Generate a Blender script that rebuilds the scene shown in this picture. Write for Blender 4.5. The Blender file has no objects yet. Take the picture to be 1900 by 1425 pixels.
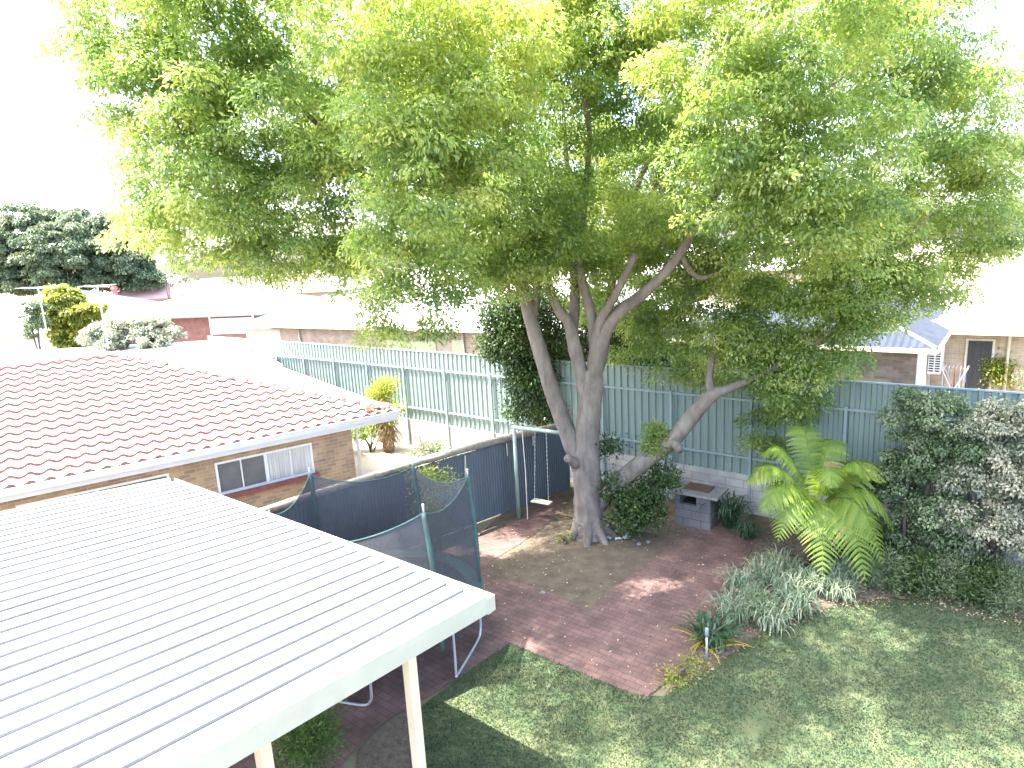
import bpy, bmesh, math, random
import numpy as np
from mathutils import Vector, Matrix

random.seed(11)
rng = np.random.default_rng(11)
R_ = math.radians
scene = bpy.context.scene
COL = scene.collection

# ------------------------------------------------------------------ camera
CAM_H, FPX = 6.2, 1167.0
_p, _r = R_(11.4), R_(3.14)
_cp, _sp, _cr, _sr = math.cos(_p), math.sin(_p), math.cos(_r), math.sin(_r)
FW = Vector((0, _cp, -_sp))
_rt, _dn = Vector((1, 0, 0)), Vector((0, -_sp, -_cp))
RT, DN = _cr * _rt + _sr * _dn, -_sr * _rt + _cr * _dn
cam_d = bpy.data.cameras.new('camera')
cam_d.sensor_fit = 'HORIZONTAL'; cam_d.sensor_width = 36.0; cam_d.lens = FPX / 1900 * 36
cam_d.clip_start = 0.1; cam_d.clip_end = 2000
cam = bpy.data.objects.new('camera', cam_d); COL.objects.link(cam)
M = Matrix.Identity(4)
for i in range(3):
    M[i][0], M[i][1], M[i][2] = RT[i], -DN[i], -FW[i]
M[2][3] = CAM_H
cam.matrix_world = M
scene.camera = cam

# ------------------------------------------------------------------ light
SUN_EL, SUN_DIR = R_(66), Vector((-1.0, -0.04, 0)).normalized()
S = Vector((SUN_DIR.x * math.cos(SUN_EL), SUN_DIR.y * math.cos(SUN_EL), math.sin(SUN_EL)))
sun_d = bpy.data.lights.new('sun', 'SUN'); sun_d.energy = 3.2; sun_d.angle = R_(0.53); sun_d.color = (1, 0.95, 0.87)
sun = bpy.data.objects.new('sun', sun_d); COL.objects.link(sun)
sun.rotation_euler = S.to_track_quat('Z', 'Y').to_euler()
world = bpy.data.worlds.new('World'); scene.world = world; world.use_nodes = True
wn = world.node_tree.nodes; wl = world.node_tree.links
sky = wn.new('ShaderNodeTexSky'); sky.sky_type = 'NISHITA'; sky.sun_disc = False
sky.sun_elevation = SUN_EL; sky.sun_rotation = math.atan2(SUN_DIR.x, SUN_DIR.y)
sky.air_density = 1.0; sky.dust_density = 4.0; sky.ozone_density = 1.0
wl.new(sky.outputs[0], wn['Background'].inputs[0]); wn['Background'].inputs[1].default_value = 0.15
scene.view_settings.view_transform = 'Standard'; scene.view_settings.look = 'None'
scene.view_settings.exposure = 3.16; scene.view_settings.gamma = 1.0
scene.cycles.max_bounces = 12; scene.cycles.diffuse_bounces = 8; scene.cycles.transparent_max_bounces = 12
scene.cycles.sample_clamp_indirect = 6.0

# ------------------------------------------------------------------ helpers
def at(px, py, z=0.0):
    """point of height z seen at a photo pixel"""
    d = (px - 950) / FPX * RT + (py - 712.5) / FPX * DN + FW
    return Vector((0, 0, CAM_H)) + d * ((z - CAM_H) / d.z)

def aty(px, py, y):
    d = (px - 950) / FPX * RT + (py - 712.5) / FPX * DN + FW
    return Vector((0, 0, CAM_H)) + d * (y / d.y)

def tag(o, label=None, cat=None, group=None, kind=None):
    if label: o['label'] = label
    if cat: o['category'] = cat
    if group: o['group'] = group
    if kind: o['kind'] = kind
    return o

def empty(name, loc=(0, 0, 0), rz=0.0, label=None, cat=None, group=None):
    o = bpy.data.objects.new(name, None); COL.objects.link(o)
    o.location = loc; o.rotation_euler = (0, 0, rz)
    o.empty_display_size = 0.2
    return tag(o, label, cat, group)

class MB:
    def __init__(s): s.v = []; s.f = []; s.edge = set()
    def add(s, vs, fs):
        n = len(s.v); s.v += [tuple(v) for v in vs]; s.f += [tuple(i + n for i in f) for f in fs]; return s
    def box(s, c, d, m=None):
        x, y, z = d[0] / 2, d[1] / 2, d[2] / 2; c = Vector(c)
        vs = [Vector(q) for q in ((-x,-y,-z),(x,-y,-z),(x,y,-z),(-x,y,-z),(-x,-y,z),(x,-y,z),(x,y,z),(-x,y,z))]
        if m is not None: vs = [m @ q for q in vs]
        return s.add([q + c for q in vs], [(3,2,1,0),(4,5,6,7),(0,1,5,4),(1,2,6,5),(2,3,7,6),(3,0,4,7)])
    def bar(s, a, b, w, h):
        """box of section w x h running from a to b"""
        a, b = Vector(a), Vector(b); d = (b - a); L = d.length; d.normalize()
        up = Vector((0, 0, 1)) if abs(d.z) < .95 else Vector((0, 1, 0))
        y = up.cross(d).normalized(); z = d.cross(y)
        return s.box((a + b) / 2, (L, w, h), Matrix((d, y, z)).transposed())
    def tube(s, pts, rad, seg=8, cap=True, wob=0.0):
        pts = [Vector(p) for p in pts]
        if not hasattr(rad, '__len__'): rad = [rad] * len(pts)
        n0 = None; rings = []
        for i, p in enumerate(pts):
            d = (pts[min(i + 1, len(pts) - 1)] - pts[max(i - 1, 0)]).normalized()
            if n0 is None:
                n0 = d.cross(Vector((0.31, 0.95, 0.1))).normalized()
            n0 = (n0 - d * n0.dot(d)).normalized(); b = d.cross(n0)
            ring = []
            for k in range(seg):
                a = 2 * math.pi * k / seg; rr = rad[i] * (1 + (random.uniform(-wob, wob) if wob else 0))
                ring.append(p + (n0 * math.cos(a) + b * math.sin(a)) * rr)
            rings.append(ring)
        vs = [q for r in rings for q in r]; fs = []
        for i in range(len(pts) - 1):
            for k in range(seg):
                a, b2 = i * seg + k, i * seg + (k + 1) % seg
                fs.append((a, b2, b2 + seg, a + seg))
        if cap:
            fs.append(tuple(range(seg))[::-1]); fs.append(tuple(range((len(pts) - 1) * seg, len(pts) * seg)))
        return s.add(vs, fs)
    def blob(s, c, r, n=2, wob=.15):
        bm = bmesh.new(); bmesh.ops.create_icosphere(bm, subdivisions=n, radius=1)
        c = Vector(c); r = Vector(r) if hasattr(r, '__len__') else Vector((r, r, r))
        for v in bm.verts:
            k = 1 + random.uniform(-wob, wob); v.co = c + Vector((v.co.x * r.x, v.co.y * r.y, v.co.z * r.z)) * k
        bm.verts.index_update(); s.add([v.co for v in bm.verts], [[v.index for v in f.verts] for f in bm.faces]); bm.free()
        return s
    def build(s, name, mat, parent=None, smooth=False, bevel=0.0, loc=None):
        me = bpy.data.meshes.new(name); me.from_pydata(s.v, [], s.f); me.update()
        if smooth:
            me.polygons.foreach_set('use_smooth', [True] * len(me.polygons))
        me.materials.append(mat)
        o = bpy.data.objects.new(name, me); COL.objects.link(o)
        if parent: o.parent = parent
        if loc: o.location = loc
        if bevel:
            b = o.modifiers.new('bevel', 'BEVEL'); b.width = bevel; b.segments = 2; b.limit_method = 'ANGLE'
        return o

def smooth_path(P, R, n=5):
    """Catmull-Rom through points, radii interpolated"""
    P = [Vector(p) for p in P]; out, ro = [], []
    for i in range(len(P) - 1):
        p0, p1, p2, p3 = P[max(i - 1, 0)], P[i], P[i + 1], P[min(i + 2, len(P) - 1)]
        for k in range(n):
            t = k / n
            out.append(0.5 * ((2 * p1) + (p2 - p0) * t + (2 * p0 - 5 * p1 + 4 * p2 - p3) * t * t + (3 * p1 - p0 - 3 * p2 + p3) * t ** 3))
            ro.append(R[i] + (R[i + 1] - R[i]) * t)
    out.append(P[-1]); ro.append(R[-1])
    return out, ro

# ---- leaves: one mesh out of many small folded quads --------------------------------
def unit(a): return a / np.maximum(np.linalg.norm(a, axis=1, keepdims=True), 1e-9)

def leaf_object(name, mat, pos, axis, nrm, length, width, tint, parent=None, fold=.25, origin=None):
    n = len(pos); axis = unit(axis); side = unit(np.cross(axis, nrm)); nn = np.cross(side, axis)
    if origin is not None: pos = pos - np.array(origin)
    L = length[:, None]; W = width[:, None]
    v = np.empty((n, 4, 3), np.float32)
    v[:, 0] = pos
    v[:, 1] = pos + axis * L * .45 + side * W * .5 + nn * W * fold
    v[:, 2] = pos + axis * L - nn * L * .12
    v[:, 3] = pos + axis * L * .45 - side * W * .5 + nn * W * fold
    me = bpy.data.meshes.new(name)
    me.vertices.add(n * 4); me.vertices.foreach_set('co', v.ravel())
    me.loops.add(n * 4); me.loops.foreach_set('vertex_index', np.arange(n * 4, dtype=np.int32))
    me.polygons.add(n); me.polygons.foreach_set('loop_start', np.arange(0, n * 4, 4, dtype=np.int32))
    me.update(calc_edges=True)
    a = me.attributes.new('tint', 'FLOAT', 'POINT'); a.data.foreach_set('value', np.repeat(tint.astype(np.float32), 4))
    me.materials.append(mat)
    o = bpy.data.objects.new(name, me); COL.objects.link(o)
    if parent: o.parent = parent
    return o

def rand_dir(n):
    return unit(rng.normal(size=(n, 3)))

def clump_leaves(lobes, per_m2=22, leaves=36, spread=.2, llen=.1, lwid=.045, droop=.7, centre=None, shell=(.55, 1.03), tint_sd=.12, zs=.85):
    """leaves gathered in sprays over the surface of uneven lobes (x, y, z, r)"""
    P, A, N, T = [], [], [], []
    for (x, y, z, r) in lobes:
        nc = max(6, int(4 * math.pi * r * r * per_m2 / 4))
        d = rand_dir(nc)
        ph = rng.uniform(0, 6.28, 3)
        k = 1 + .18 * np.sin(d[:, 0] * 5 + ph[0]) * np.sin(d[:, 1] * 5 + ph[1]) + .1 * np.sin(d[:, 2] * 7 + ph[2])
        rad = rng.uniform(shell[0] ** 2, shell[1] ** 2, nc) ** .5 * r * k
        c = np.array([x, y, z]) + d * rad[:, None] * np.array([1, 1, zs])
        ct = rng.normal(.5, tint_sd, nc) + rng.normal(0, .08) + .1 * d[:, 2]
        m = rng.poisson(leaves, nc); idx = np.repeat(np.arange(nc), m); n = len(idx)
        off = rng.normal(size=(n, 3)) * spread * np.array([1, 1, .75])
        p = c[idx] + off
        ax = rand_dir(n) * .8 + d[idx] * .5 + unit(off) * .5; ax[:, 2] -= droop * rng.uniform(.3, 1.5, n)
        nr = rand_dir(n) * .9 + d[idx] * .5 + np.array([0, 0, .6])
        P.append(p); A.append(ax); N.append(nr); T.append(ct[idx] + rng.normal(0, .13, n))
    P, A, N, T = map(np.concatenate, (P, A, N, T)); n = len(P)
    return P, A, N, llen * rng.uniform(.6, 1.25, n), lwid * rng.uniform(.6, 1.25, n), np.clip(T, 0, 1)

# ------------------------------------------------------------------ materials
def new_mat(name):
    m = bpy.data.materials.new(name); m.use_nodes = True
    return m, m.node_tree.nodes, m.node_tree.links, m.node_tree.nodes['Principled BSDF']

def ramp(N, stops):
    r = N.new('ShaderNodeValToRGB'); e = r.color_ramp.elements
    while len(e) < len(stops): e.new(.5)
    for q, (p, c) in zip(e, stops): q.position = p; q.color = (*c, 1)
    return r

def surf(name, c1, c2, rough=.7, scale=6.0, detail=6, bump=0.0, bscale=40.0, metal=0.0, stretch=(1, 1, 1), lo=.3, hi=.7, spec=.5):
    """base colour wandering between two tones, with an optional fine bump"""
    m, N, L, B = new_mat(name)
    tc = N.new('ShaderNodeTexCoord'); mp = N.new('ShaderNodeMapping'); mp.inputs['Scale'].default_value = stretch
    L.new(tc.outputs['Object'], mp.inputs[0])
    no = N.new('ShaderNodeTexNoise'); no.inputs['Scale'].default_value = scale; no.inputs['Detail'].default_value = detail
    no.inputs['Roughness'].default_value = .65
    L.new(mp.outputs[0], no.inputs['Vector'])
    r = ramp(N, [(lo, c1), (hi, c2)]); L.new(no.outputs['Fac'], r.inputs[0]); L.new(r.outputs[0], B.inputs['Base Color'])
    B.inputs['Roughness'].default_value = rough; B.inputs['Metallic'].default_value = metal
    B.inputs['Specular IOR Level'].default_value = spec
    if bump:
        nb = N.new('ShaderNodeTexNoise'); nb.inputs['Scale'].default_value = bscale; nb.inputs['Detail'].default_value = 5
        L.new(mp.outputs[0], nb.inputs['Vector'])
        bu = N.new('ShaderNodeBump'); bu.inputs['Strength'].default_value = bump; bu.inputs['Distance'].default_value = .02
        L.new(nb.outputs['Fac'], bu.inputs['Height']); L.new(bu.outputs[0], B.inputs['Normal'])
    return m

def brick(name, c1, c2, mortar, w=.23, h=.086, gap=.012, flat=False, rot=0.0, vary=.35, bump=.4):
    m, N, L, B = new_mat(name)
    tc = N.new('ShaderNodeTexCoord'); mp = N.new('ShaderNodeMapping'); mp.inputs['Rotation'].default_value = (0, 0, rot)
    L.new(tc.outputs['Object'], mp.inputs[0])
    if flat: vec = mp.outputs[0]
    else:
        sx = N.new('ShaderNodeSeparateXYZ'); L.new(mp.outputs[0], sx.inputs[0])
        ad = N.new('ShaderNodeMath'); L.new(sx.outputs[0], ad.inputs[0]); L.new(sx.outputs[1], ad.inputs[1])
        cb = N.new('ShaderNodeCombineXYZ'); L.new(ad.outputs[0], cb.inputs[0]); L.new(sx.outputs[2], cb.inputs[1]); vec = cb.outputs[0]
    bt = N.new('ShaderNodeTexBrick'); bt.inputs['Scale'].default_value = 1.0
    bt.inputs['Brick Width'].default_value = w; bt.inputs['Row Height'].default_value = h; bt.inputs['Mortar Size'].default_value = gap / 2
    bt.inputs['Mortar Smooth'].default_value = .2; bt.inputs['Bias'].default_value = 0
    bt.inputs['Color1'].default_value = (*c1, 1); bt.inputs['Color2'].default_value = (*c2, 1); bt.inputs['Mortar'].default_value = (*mortar, 1)
    L.new(vec, bt.inputs['Vector'])
    no = N.new('ShaderNodeTexNoise'); no.inputs['Scale'].default_value = 2.2; no.inputs['Detail'].default_value = 8; L.new(tc.outputs['Object'], no.inputs['Vector'])
    rr = ramp(N, [(.25, (1 - vary,) * 3), (.75, (1 + vary * .4,) * 3)]); L.new(no.outputs['Fac'], rr.inputs[0])
    mx = N.new('ShaderNodeMix'); mx.data_type = 'RGBA'; mx.blend_type = 'MULTIPLY'; mx.inputs[0].default_value = 1
    L.new(bt.outputs['Color'], mx.inputs[6]); L.new(rr.outputs[0], mx.inputs[7]); L.new(mx.outputs[2], B.inputs['Base Color'])
    bu = N.new('ShaderNodeBump'); bu.inputs['Strength'].default_value = bump; bu.inputs['Distance'].default_value = .01; bu.invert = True
    L.new(bt.outputs['Fac'], bu.inputs['Height']); L.new(bu.outputs[0], B.inputs['Normal'])
    B.inputs['Roughness'].default_value = .85
    return m

def leafmat(name, stops, trans=.4, rough=.45, tcol=1.35, spec=.4):
    m, N, L, B = new_mat(name)
    a = N.new('ShaderNodeAttribute'); a.attribute_name = 'tint'
    r = ramp(N, stops); L.new(a.outputs['Fac'], r.inputs[0]); L.new(r.outputs[0], B.inputs['Base Color'])
    B.inputs['Roughness'].default_value = rough; B.inputs['Specular IOR Level'].default_value = spec
    t = N.new('ShaderNodeBsdfTranslucent')
    mx = N.new('ShaderNodeMix'); mx.data_type = 'RGBA'; mx.blend_type = 'MULTIPLY'; mx.inputs[0].default_value = 1
    mx.inputs[7].default_value = (tcol, tcol * 1.0, tcol * .7, 1); mx.clamp_result = False
    L.new(r.outputs[0], mx.inputs[6]); L.new(mx.outputs[2], t.inputs[0])
    ms = N.new('ShaderNodeMixShader'); ms.inputs[0].default_value = trans
    L.new(B.outputs[0], ms.inputs[1]); L.new(t.outputs[0], ms.inputs[2]); L.new(ms.outputs[0], N['Material Output'].inputs[0])
    return m

WHITE = surf('white_sheet', (.60, .60, .61), (.68, .68, .68), .45, 1.5, stretch=(1, 1, 1))
CREAM = surf('cream_paint', (.36, .355, .31), (.42, .415, .36), .5, 3)
GUTTERW = surf('gutter_white', (.50, .51, .54), (.56, .57, .59), .45, 3)
POSTC = surf('post_cream', (.48, .44, .33), (.55, .51, .41), .55, 5)
TILE = surf('faded_terracotta', (.30, .19, .175), (.50, .375, .355), .8, 4, bump=.3, bscale=60)
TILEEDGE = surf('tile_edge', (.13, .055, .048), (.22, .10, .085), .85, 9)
ORANGE = brick('orange_brick', (.44, .29, .165), (.27, .19, .14), (.40, .35, .28))
FARBRICK = brick('cream_brick', (.36, .28, .22), (.27, .2, .165), (.4, .36, .31))
GREYBRICK = brick('mottled_brick', (.15, .115, .10), (.24, .21, .2), (.19, .175, .165), w=.30, h=.1)
TANBRICK = brick('tan_brick', (.50, .40, .29), (.42, .33, .24), (.52, .46, .38))
MAROON = brick('maroon_brick', (.23, .08, .07), (.17, .07, .06), (.3, .2, .18))
PALEWALL = surf('pale_wall', (.66, .6, .54), (.74, .68, .62), .8, 4)
GREENF = surf('green_fence_sheet', (.15, .205, .19), (.19, .25, .23), .5, 1.3, stretch=(1, 1, .3))
GREENP = surf('fence_post_paint', (.19, .26, .27), (.25, .32, .33), .45, 4)
DARKF = surf('dark_iron', (.075, .095, .12), (.11, .135, .16), .6, 2.5, stretch=(1, 1, .25))
WOODG = surf('weathered_log', (.16, .14, .12), (.34, .29, .24), .9, 9, bump=.5, bscale=30)
PLINTH = brick('concrete_block', (.42, .41, .39), (.37, .36, .35), (.27, .26, .25), w=.42, h=.2, gap=.02)
BLOCKD = brick('bbq_block', (.14, .135, .14), (.11, .11, .12), (.08, .08, .08), w=.4, h=.2, gap=.02)
SLAB = surf('concrete_slab', (.16, .16, .155), (.25, .24, .23), .9, 8, bump=.3)
BLACK = surf('black_soot', (.015, .015, .015), (.03, .03, .03), .9)
BARK = surf('grey_bark', (.085, .07, .06), (.22, .19, .165), .9, 5, 9, bump=.9, bscale=16, stretch=(1, 1, .35))
DBARK = surf('dark_bark', (.07, .055, .045), (.14, .11, .09), .9, 9, bump=.6, bscale=25, stretch=(1, 1, .4))
FERNBARK = surf('fern_trunk', (.045, .03, .022), (.11, .075, .05), .95, 18, bump=1, bscale=45)
SOIL = surf('bare_soil', (.07, .052, .036), (.155, .12, .08), .95, 3.0, 12, bump=.8, bscale=30)
GROUND = surf('dry_ground', (.16, .14, .09), (.26, .22, .15), .95, .8, 10)
LAWN = surf('lawn_turf', (.045, .075, .03), (.125, .13, .06), .95, 2.2, 12, bump=.7, bscale=60, lo=.38, hi=.75)
MULCH = surf('mulch', (.06, .045, .035), (.17, .13, .10), .95, 14, 10, bump=1, bscale=40)
GRAVEL = surf('pale_gravel', (.36, .31, .25), (.5, .44, .36), .95, 9, 10, bump=.6, bscale=60)
PAVE = brick('red_paver', (.195, .11, .092), (.14, .083, .072), (.075, .06, .055), w=.23, h=.115, gap=.012, flat=True, rot=R_(38), vary=.5)
STEEL = surf('galvanised_steel', (.36, .4, .44), (.48, .52, .56), .4, 12, metal=.3)
PALEGREEN = surf('pale_green_paint', (.17, .24, .21), (.26, .33, .29), .5, 6)
FOAM = surf('pole_foam', (.025, .06, .06), (.05, .11, .10), .7, 4)
GLASS = surf('window_glass', (.10, .10, .105), (.16, .155, .16), .1, 2.0, spec=.8)
CURTAIN = surf('curtain', (.33, .32, .33), (.62, .61, .6), .9, 5, 2, stretch=(9, 9, .2))
FRAME = surf('window_frame', (.62, .64, .68), (.7, .71, .74), .4, 4)
SILL = brick('sill_brick', (.22, .07, .06), (.17, .06, .05), (.15, .08, .07), w=.11, h=.3)
BLUEROOF = surf('blue_grey_roof', (.033, .04, .056), (.048, .057, .076), .85, 2, spec=.1)
PALEROOF = surf('pale_roof', (.66, .64, .62), (.76, .74, .73), .5, 1)
REDROOF = surf('faded_red_roof', (.50, .30, .28), (.6, .40, .38), .7, 1.5)
REDTRIM = surf('red_ridge', (.42, .1, .09), (.5, .15, .13), .6)
BEIGETRIM = surf('beige_trim', (.55, .5, .4), (.62, .57, .47), .5)
DOORM = surf('dark_door', (.03, .03, .033), (.06, .06, .065), .3, 3, stretch=(8, 8, .4))
ACW = surf('ac_case', (.74, .75, .76), (.8, .8, .8), .4)
SLATEBLUE = surf('slate_trim', (.12, .16, .2), (.18, .22, .27), .5)
CLOTHW = surf('white_cloth', (.7, .68, .74), (.8, .78, .82), .9, 5)
CLOTHR = surf('pink_cloth', (.5, .06, .13), (.6, .1, .18), .9, 5)
CLOTHB = surf('blue_cloth', (.12, .15, .4), (.2, .24, .5), .9, 5)
SEATM = surf('swing_seat', (.5, .45, .35), (.62, .56, .46), .7)
ROPE = surf('rope', (.45, .44, .42), (.55, .54, .5), .9)

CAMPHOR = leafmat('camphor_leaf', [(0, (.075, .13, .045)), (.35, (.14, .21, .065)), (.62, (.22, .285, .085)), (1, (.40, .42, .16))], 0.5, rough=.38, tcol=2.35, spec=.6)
DARKLEAF = leafmat('dark_leaf', [(0, (.022, .05, .018)), (.5, (.05, .095, .028)), (1, (.13, .17, .05))], .25, .3)
FARLEAF = leafmat('far_leaf', [(0, (.05, .085, .055)), (.5, (.11, .16, .095)), (1, (.22, .26, .15))], .2, .5)
YELLEAF = leafmat('yellow_leaf', [(0, (.12, .17, .03)), (.5, (.24, .28, .05)), (1, (.4, .38, .08))], .4)
PITTO = leafmat('grey_green_leaf', [(0, (.05, .09, .04)), (.5, (.12, .175, .085)), (1, (.28, .32, .19))], .25, .4)
VARIEG = leafmat('variegated_leaf', [(0, (.09, .13, .09)), (.5, (.24, .27, .2)), (1, (.5, .47, .36))], .3, .45)
STRAPD = leafmat('strap_leaf', [(0, (.02, .05, .025)), (.6, (.05, .1, .045)), (.9, (.10, .14, .05)), (1, (.42, .33, .03))], .25, .35)
FERNL = leafmat('fern_leaf', [(0, (.11, .18, .03)), (.5, (.2, .29, .05)), (.85, (.3, .35, .08)), (1, (.36, .28, .1))], .5, tcol=1.7)
GRASS = leafmat('grass_blade', [(0, (.04, .07, .04)), (.6, (.08, .115, .06)), (.85, (.14, .155, .085)), (1, (.25, .22, .14))], .3, .6)
LITTERM = leafmat('dry_leaf', [(0, (.12, .07, .04)), (.5, (.27, .18, .1)), (1, (.5, .42, .3))], .1, .8)

m, N, L, B = new_mat('safety_net')                                    # open weave: half of it lets you see through
B.inputs['Base Color'].default_value = (.05, .057, .07, 1); B.inputs['Roughness'].default_value = .8
tr = N.new('ShaderNodeBsdfTransparent'); ms = N.new('ShaderNodeMixShader'); ms.inputs[0].default_value = .58
tc = N.new('ShaderNodeTexCoord'); no = N.new('ShaderNodeTexNoise'); no.inputs['Scale'].default_value = 1.6; L.new(tc.outputs['Object'], no.inputs['Vector'])
rr = ramp(N, [(.3, (.64,) * 3), (.7, (.86,) * 3)]); L.new(no.outputs['Fac'], rr.inputs[0]); L.new(rr.outputs[0], ms.inputs[0])
L.new(tr.outputs[0], ms.inputs[1]); L.new(B.outputs[0], ms.inputs[2]); L.new(ms.outputs[0], N['Material Output'].inputs[0])
NET = m

# ------------------------------------------------------------------ the ground
def sheet(name, pts, z, mat, kind='structure', grid=0):
    bm = bmesh.new(); vs = [bm.verts.new((p[0], p[1], z)) for p in pts]; f = bm.faces.new(vs)
    f.normal_update()
    if f.normal.z < 0: f.normal_flip()
    bmesh.ops.triangulate(bm, faces=[f])
    me = bpy.data.meshes.new(name); bm.to_mesh(me); bm.free(); me.materials.append(mat)
    o = bpy.data.objects.new(name, me); COL.objects.link(o); o['kind'] = kind
    return o

def px(*q): return [at(a, b).to_2d() for a, b in q]

sheet('ground', [(-400, -60), (400, -60), (400, 900), (-400, 900)], -.02, GROUND)
sheet('soil', px((880, 1000), (1010, 880), (1120, 860), (1250, 880), (1500, 960), (1420, 1010), (1250, 1100), (1100, 1150), (900, 1085)) , 0.0, SOIL)
lawn_pts = px((945, 1193), (1000, 1215), (1080, 1248), (1150, 1278), (1200, 1292), (1235, 1292), (1300, 1250), (1360, 1212), (1410, 1175), (1480, 1142), (1560, 1122), (1640, 1112), (1720, 1113), (1800, 1122), (1900, 1148)) \
    + [Vector((13, 8.6)), Vector((13, 1)), Vector((-.6, 1))] + px((760, 1425), (760, 1330), (800, 1298), (860, 1252))
lawn = sheet('lawn', lawn_pts, .006, LAWN)
pave_pts = px((945, 1195), (1000, 1217), (1080, 1250), (1150, 1280), (1200, 1294), (1232, 1270), (1275, 1225), (1300, 1190), (1325, 1140), (1350, 1090), (1385, 1040), (1400, 1005), (1330, 978), (1255, 985),
              (1250, 1010), (1170, 1068), (1097, 1131), (1040, 1108), (985, 1088), (935, 1074), (900, 1075), (905, 1045), (965, 1010), (1030, 962), (1058, 930), (1030, 922), (960, 968), (900, 990), (860, 1010)) \
    + [Vector((-4.6, 11.4)), Vector((-7.5, 9.0)), Vector((-5.5, 5)), Vector((-3.2, 5.2))] + px((660, 1390), (720, 1335), (800, 1290), (860, 1252))
sheet('brick_paving', pave_pts, .012, PAVE)
sheet('mulch_bed', px((1233, 1290), (1300, 1250), (1360, 1212), (1410, 1175), (1480, 1142), (1560, 1122), (1640, 1112), (1720, 1113), (1800, 1122), (1900, 1148)) + [Vector((12.5, 9)), Vector((10, 11.4)), Vector((6.6, 12.6))]
      + px((1420, 985), (1404, 1006), (1388, 1042), (1353, 1092), (1328, 1142), (1303, 1192), (1278, 1227)), .009, MULCH)
sheet('soil_strip', px((665, 1392), (722, 1338), (765, 1315), (765, 1425)) + [Vector((-1.2, 5.6)), Vector((-2, 5.5))], .009, MULCH)
sheet('gravel_yard', [(-9, 19.5), (-4.4, 13.2), (1.2, 16.4), (1.9, 16.7), (-4.6, 21.8), (-9, 23)], .004, GRAVEL)
sheet('side_path', [(-4.3, 14.5), (-1.0, 16.6), (-3.6, 19.6), (-6.5, 17.5)], .008, GRAVEL)

# lawn grass
def inside(P, poly):
    x, y = P[:, 0], P[:, 1]; c = np.zeros(len(P), bool); n = len(poly)
    for i in range(n):
        x1, y1 = poly[i][0], poly[i][1]; x2, y2 = poly[i - 1][0], poly[i - 1][1]
        k = ((y1 > y) != (y2 > y)) & (x < (x2 - x1) * (y - y1) / (y2 - y1 + 1e-12) + x1); c ^= k
    return c
def wavy(P, s, ph): return np.sin(P[:, 0] * s + ph) * np.sin(P[:, 1] * s * 1.3 + ph * 2) + .6 * np.sin(P[:, 0] * s * 2.7 - P[:, 1] * s * 2.1 + ph)
n = 250000
P = np.column_stack([rng.uniform(-2, 12.5, n), rng.uniform(5.2, 11.5, n)]); P = P[inside(P, lawn_pts)]
bare = wavy(P, 1.3, 1.0) + .8 * wavy(P, 3.1, 2.0)
P = P[bare + rng.normal(0, .5, len(P)) > -1.9]; n = len(P)
tt = .42 + .11 * wavy(P, .9, .4) + .1 * wavy(P, 2.9, 1.7) + rng.normal(0, .12, n)
ax = rand_dir(n) * .8; ax[:, 2] = rng.uniform(.3, 1, n)
tag(leaf_object('grass', GRASS, np.column_stack([P, np.full(n, .004)]), ax, rand_dir(n), rng.uniform(.018, .042, n), rng.uniform(.009, .018, n), np.clip(tt, 0, 1)), kind='stuff')
# dry leaves lying about
n = 2600
Q = np.column_stack([rng.uniform(-1.3, 8.5, n), rng.uniform(7.2, 15.5, n)])
poly = px((890, 1000), (1060, 930), (1250, 960), (1330, 1000), (1420, 1010), (1400, 1150), (1300, 1240), (1215, 1295), (945, 1190), (890, 1090))
edge = px((1225, 1290), (1330, 1205), (1440, 1125), (1600, 1090), (1900, 1120), (1900, 1165), (1700, 1125), (1560, 1130), (1410, 1190), (1300, 1262))
k = inside(Q, poly) & (rng.uniform(size=n) < .55) | inside(Q, edge); Q = Q[k]
E2 = np.column_stack([rng.uniform(2, 10, 9000), rng.uniform(7.2, 12, 9000)]); Q = np.vstack([Q, E2[inside(E2, edge)]]); n = len(Q)
ax = rand_dir(n); ax[:, 2] *= .2; nr = rand_dir(n) * .4 + np.array([0, 0, 1])
tag(leaf_object('leaf_litter', LITTERM, np.column_stack([Q, rng.uniform(.018, .03, n)]), ax, nr, rng.uniform(.03, .07, n), rng.uniform(.015, .035, n), rng.uniform(0, 1, n)), kind='stuff')

# ------------------------------------------------------------------ roof builder (local x along the eave, y inward, z up)
def roof_face(mb, x0, x1, y0, z0, tanp, runmax, prof, dx, course=None, step=.03, lap=0.0):
    xs = np.arange(x0, x1 + 1e-6, dx); xs[-1] = x1
    run = np.array([max(0.0, runmax(x)) for x in xs]); top = run.max()
    ks = [0.0, top] if course is None else list(np.arange(0, top + course, course))
    for i in range(len(ks) - 1):
        a, b = ks[i], ks[i + 1]
        vs, fs, ok = [], [], []
        for j, x in enumerate(xs):
            ya, yb = min(a - (lap if i else 0), run[j]), min(b, run[j]); h = prof(x)
            up = step if course is not None else 0
            vs.append((x, y0 + ya, z0 + ya * tanp + h + up)); vs.append((x, y0 + yb, z0 + yb * tanp + h))
            if course is not None:
                vs.append((x, y0 + ya, z0 + ya * tanp + h - .012))
            ok.append(run[j] > a + 1e-4)
        s = 3 if course is not None else 2
        for j in range(len(xs) - 1):
            if not (ok[j] or ok[j + 1]): continue
            q, r = j * s, (j + 1) * s
            fs.append((q, r, r + 1, q + 1))
            if course is not None:
                mb.edge.add(len(mb.f) + len(fs)); fs.append((q + 2, r + 2, r, q))
        mb.add(vs, fs)

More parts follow.
